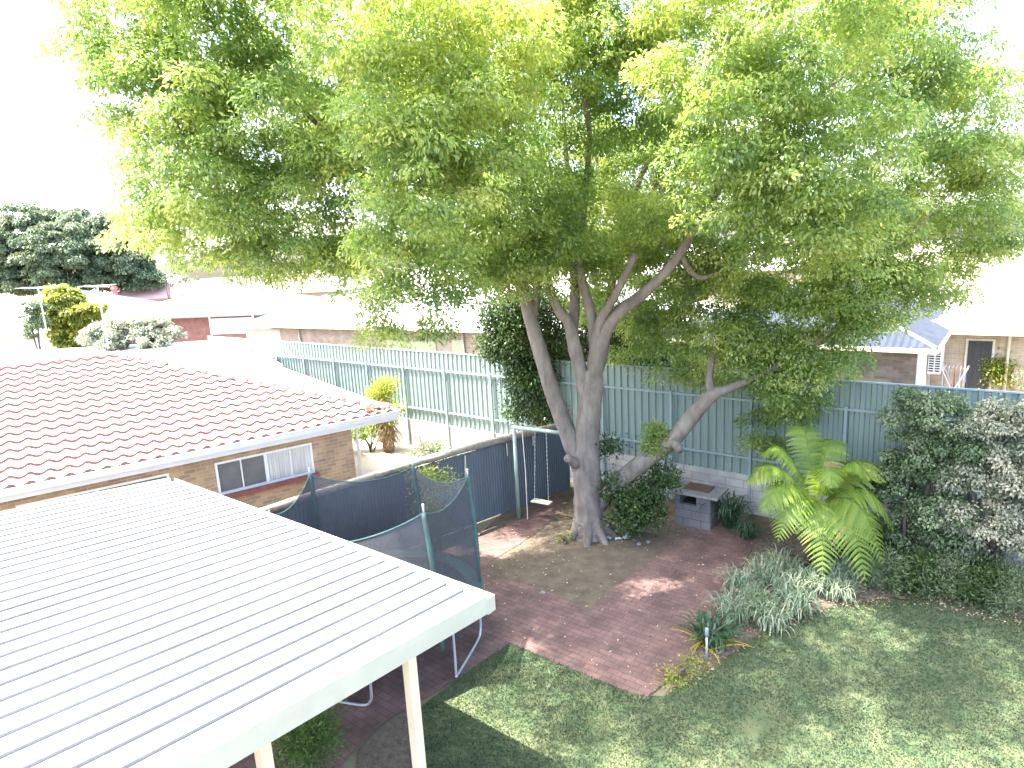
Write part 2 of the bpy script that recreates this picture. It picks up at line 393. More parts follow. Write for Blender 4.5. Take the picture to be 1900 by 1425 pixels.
# ------------------------------------------------------------------ the tiled house
c0, l0 = at(738, 767, 2.5), at(0, 917.4, 2.5)
hv = (c0 - l0).to_2d().normalized(); HA = math.atan2(hv.y, hv.x)
house = empty('brick_house', (c0.x, c0.y, 0), HA, 'orange brick house under a red terracotta tile hip roof with white gutters', 'house')
LEN, DEP, TP = 16.0, 10.8, math.tan(R_(17.1))
wl_ = MB()
# front wall with openings: build it out of panels round the two windows
X0, X1, YW, ZT = -LEN, -1.06, .5, 2.42
wins = [(-7.75, -5.15, 1.0, 2.09), (-4.25, -2.08, 1.33, 2.09)]
T = .22
def wall_panel(a, b, z0, z1): wl_.box(((a + b) / 2, YW + T / 2, (z0 + z1) / 2), (b - a, T, z1 - z0))
xs = [X0] + [q for w in wins for q in (w[0], w[1])] + [X1]
for i in range(0, len(xs), 2): wall_panel(xs[i], xs[i + 1], 0, ZT)
for a, b, z0, z1 in wins: wall_panel(a, b, 0, z0); wall_panel(a, b, z1, ZT)
wl_.box((X1 - T / 2, (YW + T + DEP - .5) / 2, ZT / 2), (T, DEP - 1.0 - T, ZT))
wl_.box(((X0 + X1) / 2, DEP - .5 - T / 2 + .003, ZT / 2), (X1 - X0 - .01, T, ZT))
wl_.build('wall', ORANGE, house)
rf = MB()
wave = lambda x: .03 * math.sin(x * 2 * math.pi / .30) * (1 + .25 * math.sin(x * 2 * math.pi / .30))
roof_face(rf, -LEN, 0, 0, 2.56, TP, lambda x: min(DEP / 2, -x), wave, .05, .33, .055, .03)
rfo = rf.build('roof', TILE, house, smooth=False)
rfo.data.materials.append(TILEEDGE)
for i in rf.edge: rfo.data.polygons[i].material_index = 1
rb = MB(); D2 = DEP / 2
rb.add([(0, 0, 2.56), (0, DEP, 2.56), (-D2, D2, 2.56 + D2 * TP)], [(0, 1, 2)])
rb.add([(0, DEP, 2.56), (-LEN, DEP, 2.56), (-LEN, D2, 2.56 + D2 * TP), (-D2, D2, 2.56 + D2 * TP)], [(0, 1, 2, 3)])
rb.build('rear_roof', TILE, rfo)
rc = MB()
def caps(a, b, n):
    a, b = Vector(a), Vector(b)
    for i in range(n):
        p, q = a.lerp(b, i / n), a.lerp(b, (i + 1.06) / n)
        rc.tube([p, q], [.115, .095], 8)
caps((-.15, .15, 2.58 + .15 * TP), (-D2, D2, 2.57 + D2 * TP), 20)
caps((-LEN, D2, 2.56 + D2 * TP), (-D2, D2, 2.56 + D2 * TP), 26)
rc.build('ridge_capping', TILE, rfo, smooth=True)
for t in (.47, .72):                                       # two short bent straps on the hip
    rk = MB(); p = Vector((-D2 * t * 2 * .5 - .9, D2 * t + .45, 2.67 + (D2 * t + .45) * TP)); rk.tube([p, p + Vector((.05, -.02, .1)), p + Vector((.12, -.05, .2))], .012, 5)
    rk.build('hip_strap', REDTRIM, rfo)
g = MB()
g.box((-LEN / 2, -.06, 2.52), (LEN + .12, .012, .12)); g.box((-LEN / 2, -.005, 2.47), (LEN + .12, .1, .012)); g.tube([(-LEN, -.066, 2.58), (.06, -.066, 2.58)], .012, 6)
g.box((.06, DEP / 2, 2.52), (.012, DEP + .1, .12)); g.box((.012, DEP / 2 + .06, 2.468), (.085, DEP, .012))
g.build('gutter', GUTTERW, house)
fb = MB(); fb.box((-LEN / 2, .06, 2.43), (LEN, .025, .2)); fb.box((-.05, DEP / 2 + .05, 2.43), (.025, DEP - .1, .2))
fb.box((-LEN / 2 - .03, .29, 2.428), (LEN - .08, .43, .012)); fb.box((-.56, DEP / 2 + .25, 2.425), (.98, DEP - .6, .012))
fb.build('fascia', GUTTERW, house)
dp = MB(); dp.tube([(-1.0, -.0, 2.44), (-.98, .1, 2.36), (-.96, .42, 2.25), (-.96, .44, 0.05)], .04, 8); dp.build('downpipe', GUTTERW, house, smooth=True)
def window(a, b, z0, z1, bars, parent, y=.5, mats=(FRAME, GLASS, CURTAIN)):
    w = MB(); t = .05
    w.box(((a + b) / 2, y + .04, z1 - t / 2), (b - a, .08, t)); w.box(((a + b) / 2, y + .04, z0 + t / 2), (b - a, .08, t))
    w.box((a + t / 2, y + .04, (z0 + z1) / 2), (t, .08, z1 - z0 - 2 * t)); w.box((b - t / 2, y + .04, (z0 + z1) / 2), (t, .08, z1 - z0 - 2 * t))
    for k, wd in bars:
        x = a + (b - a) * k; w.box((x, y + .042, (z0 + z1) / 2), (wd, .06, z1 - z0 - 2 * t))
    wo = w.build('window', mats[0], parent)
    gl = MB(); gl.box(((a + b) / 2, y + .062, (z0 + z1) / 2), (b - a - 2 * t, .006, z1 - z0 - 2 * t)); gl.build('pane', mats[1], wo)
    return wo
w1 = window(*wins[1], [(.5, .07), (.25, .025), (.76, .03)], house); w1['label'] = 'four-light sliding window with pale curtains and red brick sill'
# clear glass in the two right lights shows curtains behind: curtain panels just inside
cu = MB()
xa, xb = -4.2, -2.12
pts = [(xa + (xb - xa) * i / 60, .5 + .055 + .003 * math.sin(i * 1.9) - .001 * (i % 2)) for i in range(30, 61)]
vs = []; 
for x, y in pts: vs += [(x, y, 1.385), (x, y, 2.035)]
cu.add(vs, [(2 * i, 2 * i + 2, 2 * i + 3, 2 * i + 1) for i in range(len(pts) - 1)]); cu.build('curtain', CURTAIN, w1, smooth=True)
sl = MB(); sl.box((-3.16, .46, 1.27), (2.3, .2, .11), Matrix.Rotation(R_(-12), 3, 'X')); sl.build('sill', SILL, w1)
w2 = window(*wins[0], [(.5, .06)], house); w2['label'] = 'window half hidden behind the white patio roof'

# dry clutter lying on the roof corner
cl = MB()
for i in range(26):
    cl.blob((random.uniform(-.75, -.1), random.uniform(.12, .45), 0), (random.uniform(.03, .09), random.uniform(.03, .07), random.uniform(.02, .05)), 1, .25)
for i in range(0, len(cl.v)): cl.v[i] = (cl.v[i][0], cl.v[i][1], cl.v[i][2] + 2.63 + cl.v[i][1] * TP)
o = cl.build('debris_heap', surf('rust_debris', (.10, .035, .025), (.22, .10, .07), .9, 12), None)
o.location = house.location; o.rotation_euler = house.rotation_euler
tag(o, 'brown heap of broken tile and dry debris on the tip of the tiled roof', 'debris')

# ------------------------------------------------------------------ the white patio roof
pc, pe = at(918, 1103, 2.6), at(324, 887, 2.6)
pg = (pe - pc).to_2d().normalized(); PA = math.atan2(pg.y, pg.x)          # local x along the gutter, y away from the gutter (towards the house we stand on)
perg = empty('patio_roof', (pc.x, pc.y, 0), PA, 'white ribbed metal patio roof on cream posts', 'patio roof')
PL, PD, PS = (pe - pc).length, 7.6, math.tan(R_(5.6))
rs = MB()
prof = []
x = .10
while x < PL - .05:
    prof += [(x, -.05), (x + .002, .045), (x + .034, .045), (x + .04, 0), (x + .13, 0), (x + .137, .008), (x + .15, .008), (x + .157, 0), (x + .238, 0), (x + .240, -.05)]
    x += .262
prof = [(.02, 0)] + prof + [(PL - .02, 0)]
vs, fs = [], []
NY = 3
for j in range(NY):
    y = .10 + (PD - .1) * j / (NY - 1)
    vs += [(a, y, 2.575 + y * PS + h) for a, h in prof]
n = len(prof)
for j in range(NY - 1): fs += [(j * n + i, j * n + i + 1, (j + 1) * n + i + 1, (j + 1) * n + i) for i in range(n - 1)]
rs.add(vs, fs); rso = rs.build('roof_sheet', WHITE, perg)
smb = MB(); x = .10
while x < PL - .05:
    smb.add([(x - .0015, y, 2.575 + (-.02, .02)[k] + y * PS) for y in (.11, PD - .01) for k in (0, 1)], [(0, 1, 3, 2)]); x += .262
smb.build('rib_shade', surf('rib_shade_grey', (.12, .12, .125), (.18, .18, .185), .9, 1.2, stretch=(1, .6, 1)), rso)  # dark strips paint the shade on the rib sides
gt = MB()
gt.box((PL / 2, .006, 2.51), (PL, .012, .18)); gt.box((PL / 2, .068, 2.445), (PL - .02, .11, .012)); gt.box((PL / 2, .128, 2.50), (PL - .02, .01, .12))
gt.box((.006, .07, 2.51), (.012, .114, .18))
gt.build('gutter', CREAM, perg)
fa = MB(); sh = Matrix(((1, 0, 0), (0, 1, 0), (0, PS, 1)))
fa.box((.006, (.13 + PD) / 2, 2.53 + (.13 + PD) / 2 * PS), (.016, PD - .13, .21), sh)
fa.box((.03, (.13 + PD) / 2, 2.632 + (.13 + PD) / 2 * PS), (.06, PD - .13, .008), sh)
fa.box((PL - .01, (.13 + PD) / 2, 2.53 + (.13 + PD) / 2 * PS), (.016, PD - .13, .2), sh)
fa.build('fascia', CREAM, perg)
be = MB()
for y in (1.35, 3.6, 5.9): be.box((PL / 2, y, 2.51 + y * PS), (PL - .1, .05, .11))
be.build('beam', POSTC, perg)
mt = MB()
for q in ((.09, 2.0), (.3, 3.3)):
    mt.box((q[0] + .1, q[1], 2.60 + q[1] * PS), (.05, .3, .006))
def local(o_xy, ang, p):
    d = Vector((p.x - o_xy.x, p.y - o_xy.y)); return Vector((d.x * math.cos(ang) + d.y * math.sin(ang), -d.x * math.sin(ang) + d.y * math.cos(ang)))
for (a, b) in ((772, 1224), (487, 1386)):
    q = local(pc, PA, at(a, b, 2.42 + .1))
    po = MB(); zt = 2.45 + q.y * PS
    po.box((max(q.x, .085), q.y, zt / 2), (.1, .1, zt)); po.box((max(q.x, .085), q.y, .04), (.13, .13, .08))
    po.build('post', POSTC, perg, bevel=.004)
for yy in (.35,):
    po = MB(); po.box((PL - .12, yy, 1.22), (.1, .1, 2.44)); po.build('post', POSTC, perg, bevel=.004)

# ------------------------------------------------------------------ boundary fence
K = 0.8143
F1, F2 = Vector((8.4965, 15.5212)) * K, Vector((-4.5658, 25.9875)) * K
fd = (F2 - F1).normalized(); FA = math.atan2(fd.y, fd.x)                   # local x runs away to the far left, local y = towards our garden
fence = empty('metal_fence', (F1.x, F1.y, 0), FA, 'tall green corrugated metal boundary fence on a concrete block base', 'fence')
X0, X1 = -6.5, 27.0
pr = []
x = X0
while x < X1:
    pr += [(x, 0), (x + .075, 0), (x + .095, -.035), (x + .17, -.035)]; x += .193
sm = MB(); n = len(pr)
sm.add([(a, h, z) for z in (.93, 3.32) for a, h in pr], [(i, i + 1, n + i + 1, n + i) for i in range(n - 1)])
sm.build('sheeting', GREENF, fence)
cap = MB(); cap.box(((X0 + X1) / 2, -.017, 3.325), (X1 - X0, .06, .03)); cap.build('top_capping', GREENP, fence)
for z in (2.73, 1.36):
    r = MB(); r.box(((X0 + X1) / 2, .03, z), (X1 - X0, .045, .05)); r.build('rail', GREENP, fence)
for i in range(-3, 14):
    p = MB(); x = i * 1.93
    p.box((x, .06, 1.39), (.06, .05, 2.82)); p.build('post', GREENP, fence)
pl = MB(); pl.box(((X0 + X1) / 2, -.02, .455), (X1 - X0, .1, .94)); pl.build('base_wall', PLINTH, fence)

# ------------------------------------------------------------------ low dark fence
d1, d2 = Vector((1.45, 16.15)), Vector((-5.2, 10.75))
dv = (d1 - d2); DL = dv.length; DA = math.atan2(dv.y, dv.x)
low = empty('corrugated_fence', (d2.x, d2.y, 0), DA, 'low dark grey corrugated iron fence with a weathered log along its top', 'fence')
sm = MB(); n = int(DL / .0135)
sm.add([(i * .0135, .009 * math.sin(i * .0135 / .076 * 2 * math.pi), z) for z in (0.0, 1.8) for i in range(n)], [(i, i + 1, n + i + 1, n + i) for i in range(n - 1)])
sm.build('sheeting', DARKF, low, smooth=True)
lg = MB(); P, R = smooth_path([(.3, -.06, 1.82), (2.2, -.03, 1.87), (4.2, -.08, 1.93), (6.0, -.05, 1.9), (7.4, -.05, 1.86), (8.5, -.08, 1.86)], [.07, .08, .085, .09, .085, .06], 8)
lg.tube(P, R, 9, wob=.14)
lg.build('log_rail', WOODG, low, smooth=True)
br = MB(); br.box((DL / 2, .06, 1.72), (DL - .1, .09, .07)); br.box((DL / 2, .05, .25), (DL - .1, .07, .06))
for i in range(5): br.box((.3 + i * 2.0, .06, .85), (.09, .09, 1.7))
br.build('timber_frame', WOODG, low)
for t, l_ in ((5.1, .5), (6.35, .32), (7.2, .25)):
    st = MB(); st.box((t, -.1, 1.78 - l_ / 2), (.03, .012, l_), Matrix.Rotation(R_(random.uniform(-3, 3)), 3, 'Y'))
    st.build('hanging_batten', SEATM, low)

# ------------------------------------------------------------------ swing
sb = at(963, 962); 
swing = empty('swing', (sb.x, sb.y, 0), 0, 'pale green pipe swing with a hanging board seat beside the big trunk', 'swing')
def rel(p): return Vector(p) - swing.location
e1 = rel(at(948, 797, 2.28)); e2 = rel(at(1085, 808, 2.28)); e1.x, e1.y = 0, 0
q = MB(); q.tube([(0, 0, 0), (0, 0, 2.3)], [.055, .045], 10); q.build('post', PALEGREEN, swing, smooth=True)
q = MB(); q.tube([e1 - (e2 - e1) * .03, e2], .048, 10); q.build('top_beam', PALEGREEN, swing, smooth=True)
q = MB(); q.tube([(e2.x, e2.y, 0), (e2.x, e2.y, 2.28)], .05, 10); q.build('post', PALEGREEN, swing, smooth=True)
sc_ = rel(at(1005, 930, .45))
for k in (.31, .47):
    t_ = e1.lerp(e2, k); b_ = Vector((sc_.x + (t_.x - e1.lerp(e2, .39).x) * 1.3, sc_.y + (t_.y - e1.lerp(e2, .39).y) * 1.3, .46))
    q = MB(); nlk = 34
    for i in range(nlk):
        a, b = t_.lerp(b_, i / nlk), t_.lerp(b_, (i + .82) / nlk); q.bar(a, b, .022 if i % 2 else .01, .01 if i % 2 else .022)
    q.build('chain', STEEL, swing)
    if k == .31: sa = b_
    else: sbb = b_
q = MB(); d = (sbb - sa).normalized(); q.bar(sa - d * .06 - Vector((0, 0, .02)), sbb + d * .06 - Vector((0, 0, .02)), .2, .035); q.build('seat', SEATM, swing, bevel=.006)
q = MB(); t_ = e1.lerp(e2, .12); q.tube([t_, t_ + Vector((.03, .02, -1.1)), Vector((t_.x + .02, t_.y - .02, .03))], .012, 6); q.build('rope', ROPE, swing)

# ------------------------------------------------------------------ trampoline
tc_ = Vector((-2.3, 9.45)); TR = 1.62
tramp = empty('trampoline', (tc_.x, tc_.y, 0), 0, 'round trampoline with a black safety net on green padded poles', 'trampoline')
def tl(p): return Vector((p.x - tc_.x, p.y - tc_.y, p.z))
tops = [tl(at(575, 881, 2.62)), tl(at(766, 866, 2.62)), tl(at(868, 884, 2.62)), tl(at(786, 952, 2.72))]
tops += [Vector((-1.15, -1.0, 2.35)), Vector((-1.75, .2, 2.3))]
bots = []
for t_ in tops:
    a = math.atan2(t_.y, t_.x); bots.append(Vector((TR * math.cos(a), TR * math.sin(a), .86)))
bots[2] = tl(at(889, 1082, .86))
q = MB(); ring = [Vector((TR * math.cos(2 * math.pi * i / 48), TR * math.sin(2 * math.pi * i / 48), .85)) for i in range(49)]
q.tube(ring, .025, 8, cap=False); q.build('rim', STEEL, tramp, smooth=True)
q = MB(); n = 48
vs = [(0, 0, .82)] + [((TR - .22) * math.cos(2 * math.pi * i / n), (TR - .22) * math.sin(2 * math.pi * i / n), .85) for i in range(n)]
q.add(vs, [(0, 1 + i, 1 + (i + 1) % n) for i in range(n)]); q.build('mat', BLACK, tramp)
q = MB(); vs = []
for i in range(n):
    a = 2 * math.pi * i / n
    for rr_ in (TR - .24, TR + .04): vs.append((rr_ * math.cos(a), rr_ * math.sin(a), .885))
q.add(vs, [(2 * i, 2 * i + 1, (2 * i + 3) % (2 * n), (2 * i + 2) % (2 * n)) for i in range(n)]); q.build('edge_pad', FOAM, tramp)
for b_, t_ in zip(bots, tops):
    q = MB(); P, R = smooth_path([b_ + Vector((0, 0, -.2)), b_.lerp(t_, .5) + (b_.lerp(t_, .5).to_2d().to_3d()).normalized() * .03, t_], [.038, .04, .036], 6); q.tube(P, R, 10, wob=.06)
    po = q.build('pole', FOAM, tramp, smooth=True)
    q = MB(); q.tube([t_, t_ + Vector((0, 0, .11))], .016, 8); q.blob(t_ + Vector((0, 0, .12)), .026, 1, 0); q.build('pole_cap', STEEL, po, smooth=True)
order = [0, 1, 2, 3, 4, 5]
ne = MB(); hem = MB()
for i in range(6):
    a, b = order[i], order[(i + 1) % 6]; t0, t1, b0, b1 = tops[a], tops[b], bots[a], bots[b]
    U, V = 14, 8; vs = []
    a0, a1 = math.atan2(b0.y, b0.x), math.atan2(b1.y, b1.x)
    while a1 > a0: a1 -= 2 * math.pi
    toprow = []
    for u in range(U + 1):
        s = u / U; sag = 4 * s * (1 - s); an = a0 + (a1 - a0) * s
        tp = t0.lerp(t1, s) + Vector((0, 0, -.2 * sag)); bt = Vector((TR * math.cos(an), TR * math.sin(an), .87)); toprow.append(tp)
        for v in range(V + 1):
            w = v / V; p = bt.lerp(tp, w); inw = 1 - .07 * math.sin(w * math.pi) * sag; vs.append((p.x * inw, p.y * inw, p.z))
    ne.add(vs, [(u * (V + 1) + v, (u + 1) * (V + 1) + v, (u + 1) * (V + 1) + v + 1, u * (V + 1) + v + 1) for u in range(U) for v in range(V)])
    hem.tube(toprow, .011, 5)
no_ = ne.build('safety_net', NET, tramp, smooth=True); hem.build('net_hem', FOAM, no_)
for k in range(4):
    a = R_(-18 + 90 * k); da = .36; q = MB(); rr_ = TR - .06
    p1 = Vector((rr_ * math.cos(a - da), rr_ * math.sin(a - da), 0)); p2 = Vector((rr_ * math.cos(a + da), rr_ * math.sin(a + da), 0)); up = Vector((0, 0, 1))
    P, R = smooth_path([p1 + up * .82, p1 + up * .3, p1 + up * .06, p1.lerp(p2, .05) + up * .03, p2.lerp(p1, .2) + up * .03, p2.lerp(p1, .03) + up * .12, p2 + up * .32, p2 + up * .82], [.021] * 8, 6)
    q.tube(P, R, 8); q.build('leg', STEEL, tramp, smooth=True)

# ------------------------------------------------------------------ the great tree
TB = at(1095, 992)
tree = empty('camphor_tree', (TB.x, TB.y, 0), 0, 'huge spreading lime-green tree with several grey trunks rising from one base', 'tree')
tk = MB()
def limb(pts, seg=11, n=6, wob=.05):
    """pts: (px, py, distance, radius)"""
    P = [aty(a, b, y) for a, b, y, r in pts]; R = [p[3] for p in pts]
    P, R = smooth_path(P, R, n); tk.tube([p - tree.location for p in P], R, seg, wob=wob)
_b = [(0, 0, -.2, .48), (0, 0, .0, .42), (0, .0, .16, .38), (-.01, 0, .4, .355)]
P, R = smooth_path([q[:3] for q in _b], [q[3] for q in _b], 6); tk.tube(P, R, 18, wob=.07)
limb([(1094, 972, 13.2, .36), (1093, 955, 13.2, .345), (1091, 910, 13.25, .315), (1089, 870, 13.25, .31), (1089, 820, 13.25, .27), (1094, 760, 13.25, .26), (1098, 715, 13.2, .24), (1100, 685, 13.2, .2)], 16)
for an_ in (200, 255, 300, 345, 20, 100):
    c_, s_ = math.cos(R_(an_)), math.sin(R_(an_)); P, R = smooth_path([(.12 * c_, .12 * s_, .7), (.28 * c_, .28 * s_, .3), (.46 * c_, .46 * s_, .06), (.68 * c_, .68 * s_, -.12)], [.13, .13, .10, .05], 5); tk.tube(P, R, 8, wob=.08)
limb([(1085, 880, 13.25, .24), (1066, 838, 13.3, .20), (1046, 785, 13.35, .185), (1022, 720, 13.4, .175), (1003, 655, 13.45, .165), (985, 595, 13.5, .15), (968, 530, 13.5, .13), (940, 450, 13.3, .11), (905, 380, 12.8, .09), (850, 300, 12.2, .07), (780, 200, 11.6, .05), (700, 120, 11.2, .03)])
limb([(985, 595, 13.5, .12), (1000, 520, 13.8, .09), (1010, 430, 14.2, .07), (980, 330, 14.6, .05), (960, 200, 15, .03)], 9)
limb([(940, 450, 13.3, .09), (840, 420, 12.9, .075), (720, 330, 12.2, .06), (600, 240, 11.6, .045), (490, 135, 11.2, .035), (380, 90, 11, .02)], 8)
limb([(490, 135, 11.2, .03), (430, 60, 11.2, .02), (380, 0, 11.2, .012)], 6)
limb([(720, 330, 12.2, .05), (600, 320, 12, .035), (480, 300, 11.8, .02)], 6)
limb([(1096, 770, 13.25, .2), (1080, 700, 13.2, .155), (1066, 645, 13.2, .15), (1056, 600, 13.25, .125), (1036, 575, 13.2, .1), (1015, 520, 13, .085), (990, 440, 12.6, .06), (970, 350, 12.2, .04)])
limb([(1062, 625, 13.2, .12), (1066, 570, 13.5, .115), (1066, 500, 13.8, .1), (1060, 400, 14.2, .08), (1050, 280, 14.6, .05), (1040, 120, 15, .03)], 9)
limb([(1098, 715, 13.2, .18), (1108, 665, 13.1, .17), (1124, 612, 13.0, .155), (1150, 578, 12.9, .13), (1190, 548, 12.75, .115), (1230, 510, 12.55, .1), (1262, 470, 12.4, .088), (1295, 415, 12.2, .075), (1340, 340, 11.8, .06), (1400, 260, 11.3, .05), (1480, 200, 10.9, .035), (1600, 120, 10.6, .02)])
limb([(1105, 655, 13.15, .13), (1098, 590, 13.2, .115), (1080, 520, 13.1, .095), (1070, 460, 13.0, .085), (1064, 430, 12.9, .08), (1040, 412, 12.7, .06), (1012, 408, 12.5, .05), (985, 380, 12.3, .03)])
limb([(1066, 435, 12.9, .065), (1082, 410, 13, .06), (1088, 330, 12.9, .055), (1094, 250, 12.7, .05), (1084, 165, 12.5, .045), (1106, 90, 12.4, .038), (1112, 0, 12.3, .03), (1120, -90, 12.3, .02)], 8)
limb([(1100, 705, 13.4, .16), (1118, 660, 13.6, .12), (1126, 600, 13.9, .11), (1140, 500, 14.5, .09), (1170, 370, 15, .075), (1230, 250, 15.4, .06), (1290, 120, 15.6, .04)], 9)
limb([(1140, 500, 14.5, .07), (1200, 380, 15, .07), (1250, 260, 15.2, .05), (1330, 130, 15.2, .03)], 8)
limb([(1262, 470, 12.4, .06), (1300, 515, 12.6, .05), (1390, 480, 12.3, .04), (1500, 440, 11.9, .03), (1640, 400, 11.4, .02)], 7)
limb([(1500, 440, 11.9, .03), (1650, 460, 11.5, .025), (1740, 380, 11.2, .015)], 6)
limb([(1105, 940, 13.2, .2), (1150, 892, 13.1, .2), (1200, 852, 12.95, .185), (1248, 815, 12.8, .175), (1290, 765, 12.65, .16), (1322, 732, 12.55, .135), (1350, 722, 12.5, .09), (1400, 700, 12.4, .07), (1480, 660, 12.2, .05), (1560, 600, 12, .03)])
limb([(1322, 732, 12.55, .1), (1316, 700, 12.7, .08), (1330, 640, 12.9, .06), (1380, 570, 13, .035)], 8)
limb([(1248, 818, 12.75, .12), (1258, 830, 12.6, .1), (1262, 836, 12.5, .085)], 9, 3)
limb([(1068, 860, 13.1, .13), (1056, 852, 12.95, .095), (1052, 850, 12.9, .085)], 9, 3)
limb([(1095, 700, 13.15, .1), (1112, 600, 12.95, .1), (1135, 560, 12.7, .085), (1180, 470, 12.3, .06)], 8)
tk.build('trunk', BARK, tree, smooth=True)

def lobes(L):
    o = []
    for a, b, y, r in L:
        p = aty(a, b, y); o.append((p.x, p.y, p.z, r))
    return o
CROWN = lobes([
    (215, 40, 11, .95), (150, 110, 11, .4), (300, 170, 11, 1.05), (320, 310, 11, 1.15), (290, 400, 11, .7), (400, 420, 11, 1.15), (390, 80, 10.8, 1.3), (480, 240, 10.6, 1.35),
    (560, 380, 11, 1.15), (470, 490, 11.2, .6), (600, 110, 11, 1.3), (600, 480, 11.3, .5), (250, -70, 11, .9), (440, -60, 11, 1.2), (640, 300, 11.2, 1.1), (540, 500, 11.4, .35),
    (740, 50, 9.2, 1.15), (770, 200, 9.0, 1.05), (790, 340, 9.2, 1.0), (770, 470, 9.4, .8), (890, 110, 9.6, 1.1), (880, 280, 9.9, .95), (720, 430, 9.5, .5), (705, 590, 10.3, .38), (720, 630, 10.4, .22), (810, 608, 10.8, .22), (850, 530, 9.8, .5), (740, 530, 9.8, .45), (640, 520, 11, .35),
    (1050, 90, 12.2, 1.4), (1180, 200, 13.2, 1.3), (1010, 330, 12.4, 1.1), (985, 500, 12.6, .85), (920, 430, 12, 1.0), (1130, 420, 13.6, 1.0), (1150, 60, 12.5, 1.3), (1080, 520, 13.9, .8), (1200, 500, 13.6, .6),
    (1330, 60, 10.4, 1.3), (1380, 230, 9.8, 1.05), (1370, 350, 9.8, .85), (1440, 430, 9.9, .75), (1540, 120, 9.8, 1.25), (1540, 300, 9.7, 1.05), (1570, 430, 10.4, .95),
    (1690, 70, 11.6, 1.29), (1700, 230, 11.6, 1.23), (1730, 370, 12.1, 1.23), (1820, 180, 12.1, 0.84), (1830, 320, 12.4, 0.90), (1830, 430, 12.5, 0.73), (1770, 500, 13.0, 0.50), (1690, 470, 12.5, 0.78),
    (1340, 570, 13.2, 1.2), (1250, 640, 14.2, .95), (1430, 600, 12.8, .95), (1580, 540, 12.2, .75), (1500, 670, 12.6, .75), (1420, 690, 12.8, .75), (1660, 560, 12.2, .5), (1430, 770, 13, .45), (1360, 640, 12.6, .5), (1480, 740, 12.9, .35), (1590, 610, 12.5, .45), (1430, 830, 13.2, .28), (1450, 700, 12.2, .6), (1525, 650, 12.0, .65), (1455, 770, 12.7, .42), (1500, 720, 12.3, .4), (1420, 840, 12.95, .26), (1290, 690, 13.8, .5), (1180, 640, 14.6, .7), (1230, 590, 14.0, .7), (1390, 650, 12.6, .55), (1070, 465, 12.2, .4), (1190, 425, 12.0, .5), (1275, 400, 11.6, .5), (1010, 440, 12.0, .5), (1300, 480, 13.4, .9), (1450, 520, 12.8, .8), (1570, 490, 12.3, .75), (1690, 530, 11.9, .5), (1200, 430, 14.5, 1.0), (1370, 430, 12.6, .8), (1330, 530, 12.9, .6), (1520, 560, 12.4, .6), (620, 470, 11.6, .7), (930, 520, 12.9, .7), (1640, 480, 11.9, .6), (880, 480, 12.4, .8), (1100, 480, 13.4, .7), (1745, 560, 11.8, .3), (1560, 600, 11.9, .55), (1620, 590, 12, .4),
    (450, -200, 12, 1.3), (760, -180, 11, 1.3), (1080, -170, 12, 1.4), (1400, -180, 11.5, 1.3), (1640, -120, 11.5, 1.1), (900, -60, 11, 1.2), (1240, -60, 11.5, 1.3),
    (640, 180, 14.5, 1.8), (840, 420, 15, 1.3), (1000, 120, 16, 2.2), (1320, 250, 15.5, 1.8), (1520, 430, 14.5, 1.2), (1150, 560, 15.8, 1.0), (1480, 80, 14.5, 1.8), (1250, 420, 15.5, .8), (820, 100, 14, 1.6), (1080, 300, 16.5, 1.4),
]) + lobes([(900, 300, 15.5, 1.5), (1080, 430, 16, 1.25), (1230, 520, 15.5, .9), (950, 470, 15.5, 1.0), (1180, 330, 16, 1.3)]) + [(-3.7, 7.4, 10.8, .9), (-2.6, 7.1, 10.7, .8), (-4.5, 8.3, 10.9, .9), (-1.4, 7.2, 10.9, .9), (-.4, 7.4, 11.2, .9), (-3.0, 8.5, 10.6, 1.0), (-1.5, 8.2, 10.9, 1.0), (-4.0, 9.3, 10.7, .9), (-2.2, 7.4, 10.4, .8), (.4, 8.3, 11.5, 1.15), (2.0, 8.0, 11.6, 1.2), (3.6, 8.0, 11.5, 1.2), (5.2, 8.4, 11.3, 1.15), (2.6, 9.5, 12.2, 1.3), (1.2, 7.2, 11.0, 1.0), (2.9, 6.8, 10.9, .9), (4.4, 7.0, 10.8, .9)]  # literal lobes: unseen crown above the view, added to shade the lawn
def puffs(L, dens=34, sr=(.2, .5), per=215, llen=.088, lwid=.042):
    """lobes made of many small rounded sprays with gaps between them, leaves hanging from each spray"""
    P, A, N_, T = [], [], [], []
    for (x, y, z, r) in L:
        ns = max(4, int(dens * r * r * (.6 if z > 10.4 else 1))); d = rand_dir(ns)
        r *= 1.06; c = np.array([x, y, z]) + d * (rng.uniform(.5, 1.02, ns) * r)[:, None] * np.array([1, 1, .88])
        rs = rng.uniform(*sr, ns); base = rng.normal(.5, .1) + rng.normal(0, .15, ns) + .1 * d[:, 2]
        m = rng.poisson(4 * math.pi * rs * rs * per * .5) + 6; idx = np.repeat(np.arange(ns), m); n = len(idx)
        u = rand_dir(n); u[:, 2] = np.where(u[:, 2] < -.3, -u[:, 2] * .6, u[:, 2]); u = unit(u)
        rad = rng.uniform(.35, 1.0, n) ** .6
        p = c[idx] + u * (rad * rs[idx])[:, None] * np.array([1, 1, .72]) + rng.normal(0, .035, (n, 3))
        ax = u * .75 + rand_dir(n) * .55; ax[:, 2] -= rng.uniform(.3, 1.1, n)
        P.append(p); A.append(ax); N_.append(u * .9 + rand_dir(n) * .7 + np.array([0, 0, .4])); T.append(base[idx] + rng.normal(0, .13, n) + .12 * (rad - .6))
    P, A, N_, T = map(np.concatenate, (P, A, N_, T)); n = len(P)
    return P, A, N_, llen * rng.uniform(.65, 1.25, n), lwid * rng.uniform(.65, 1.25, n), np.clip(T, 0, 1)
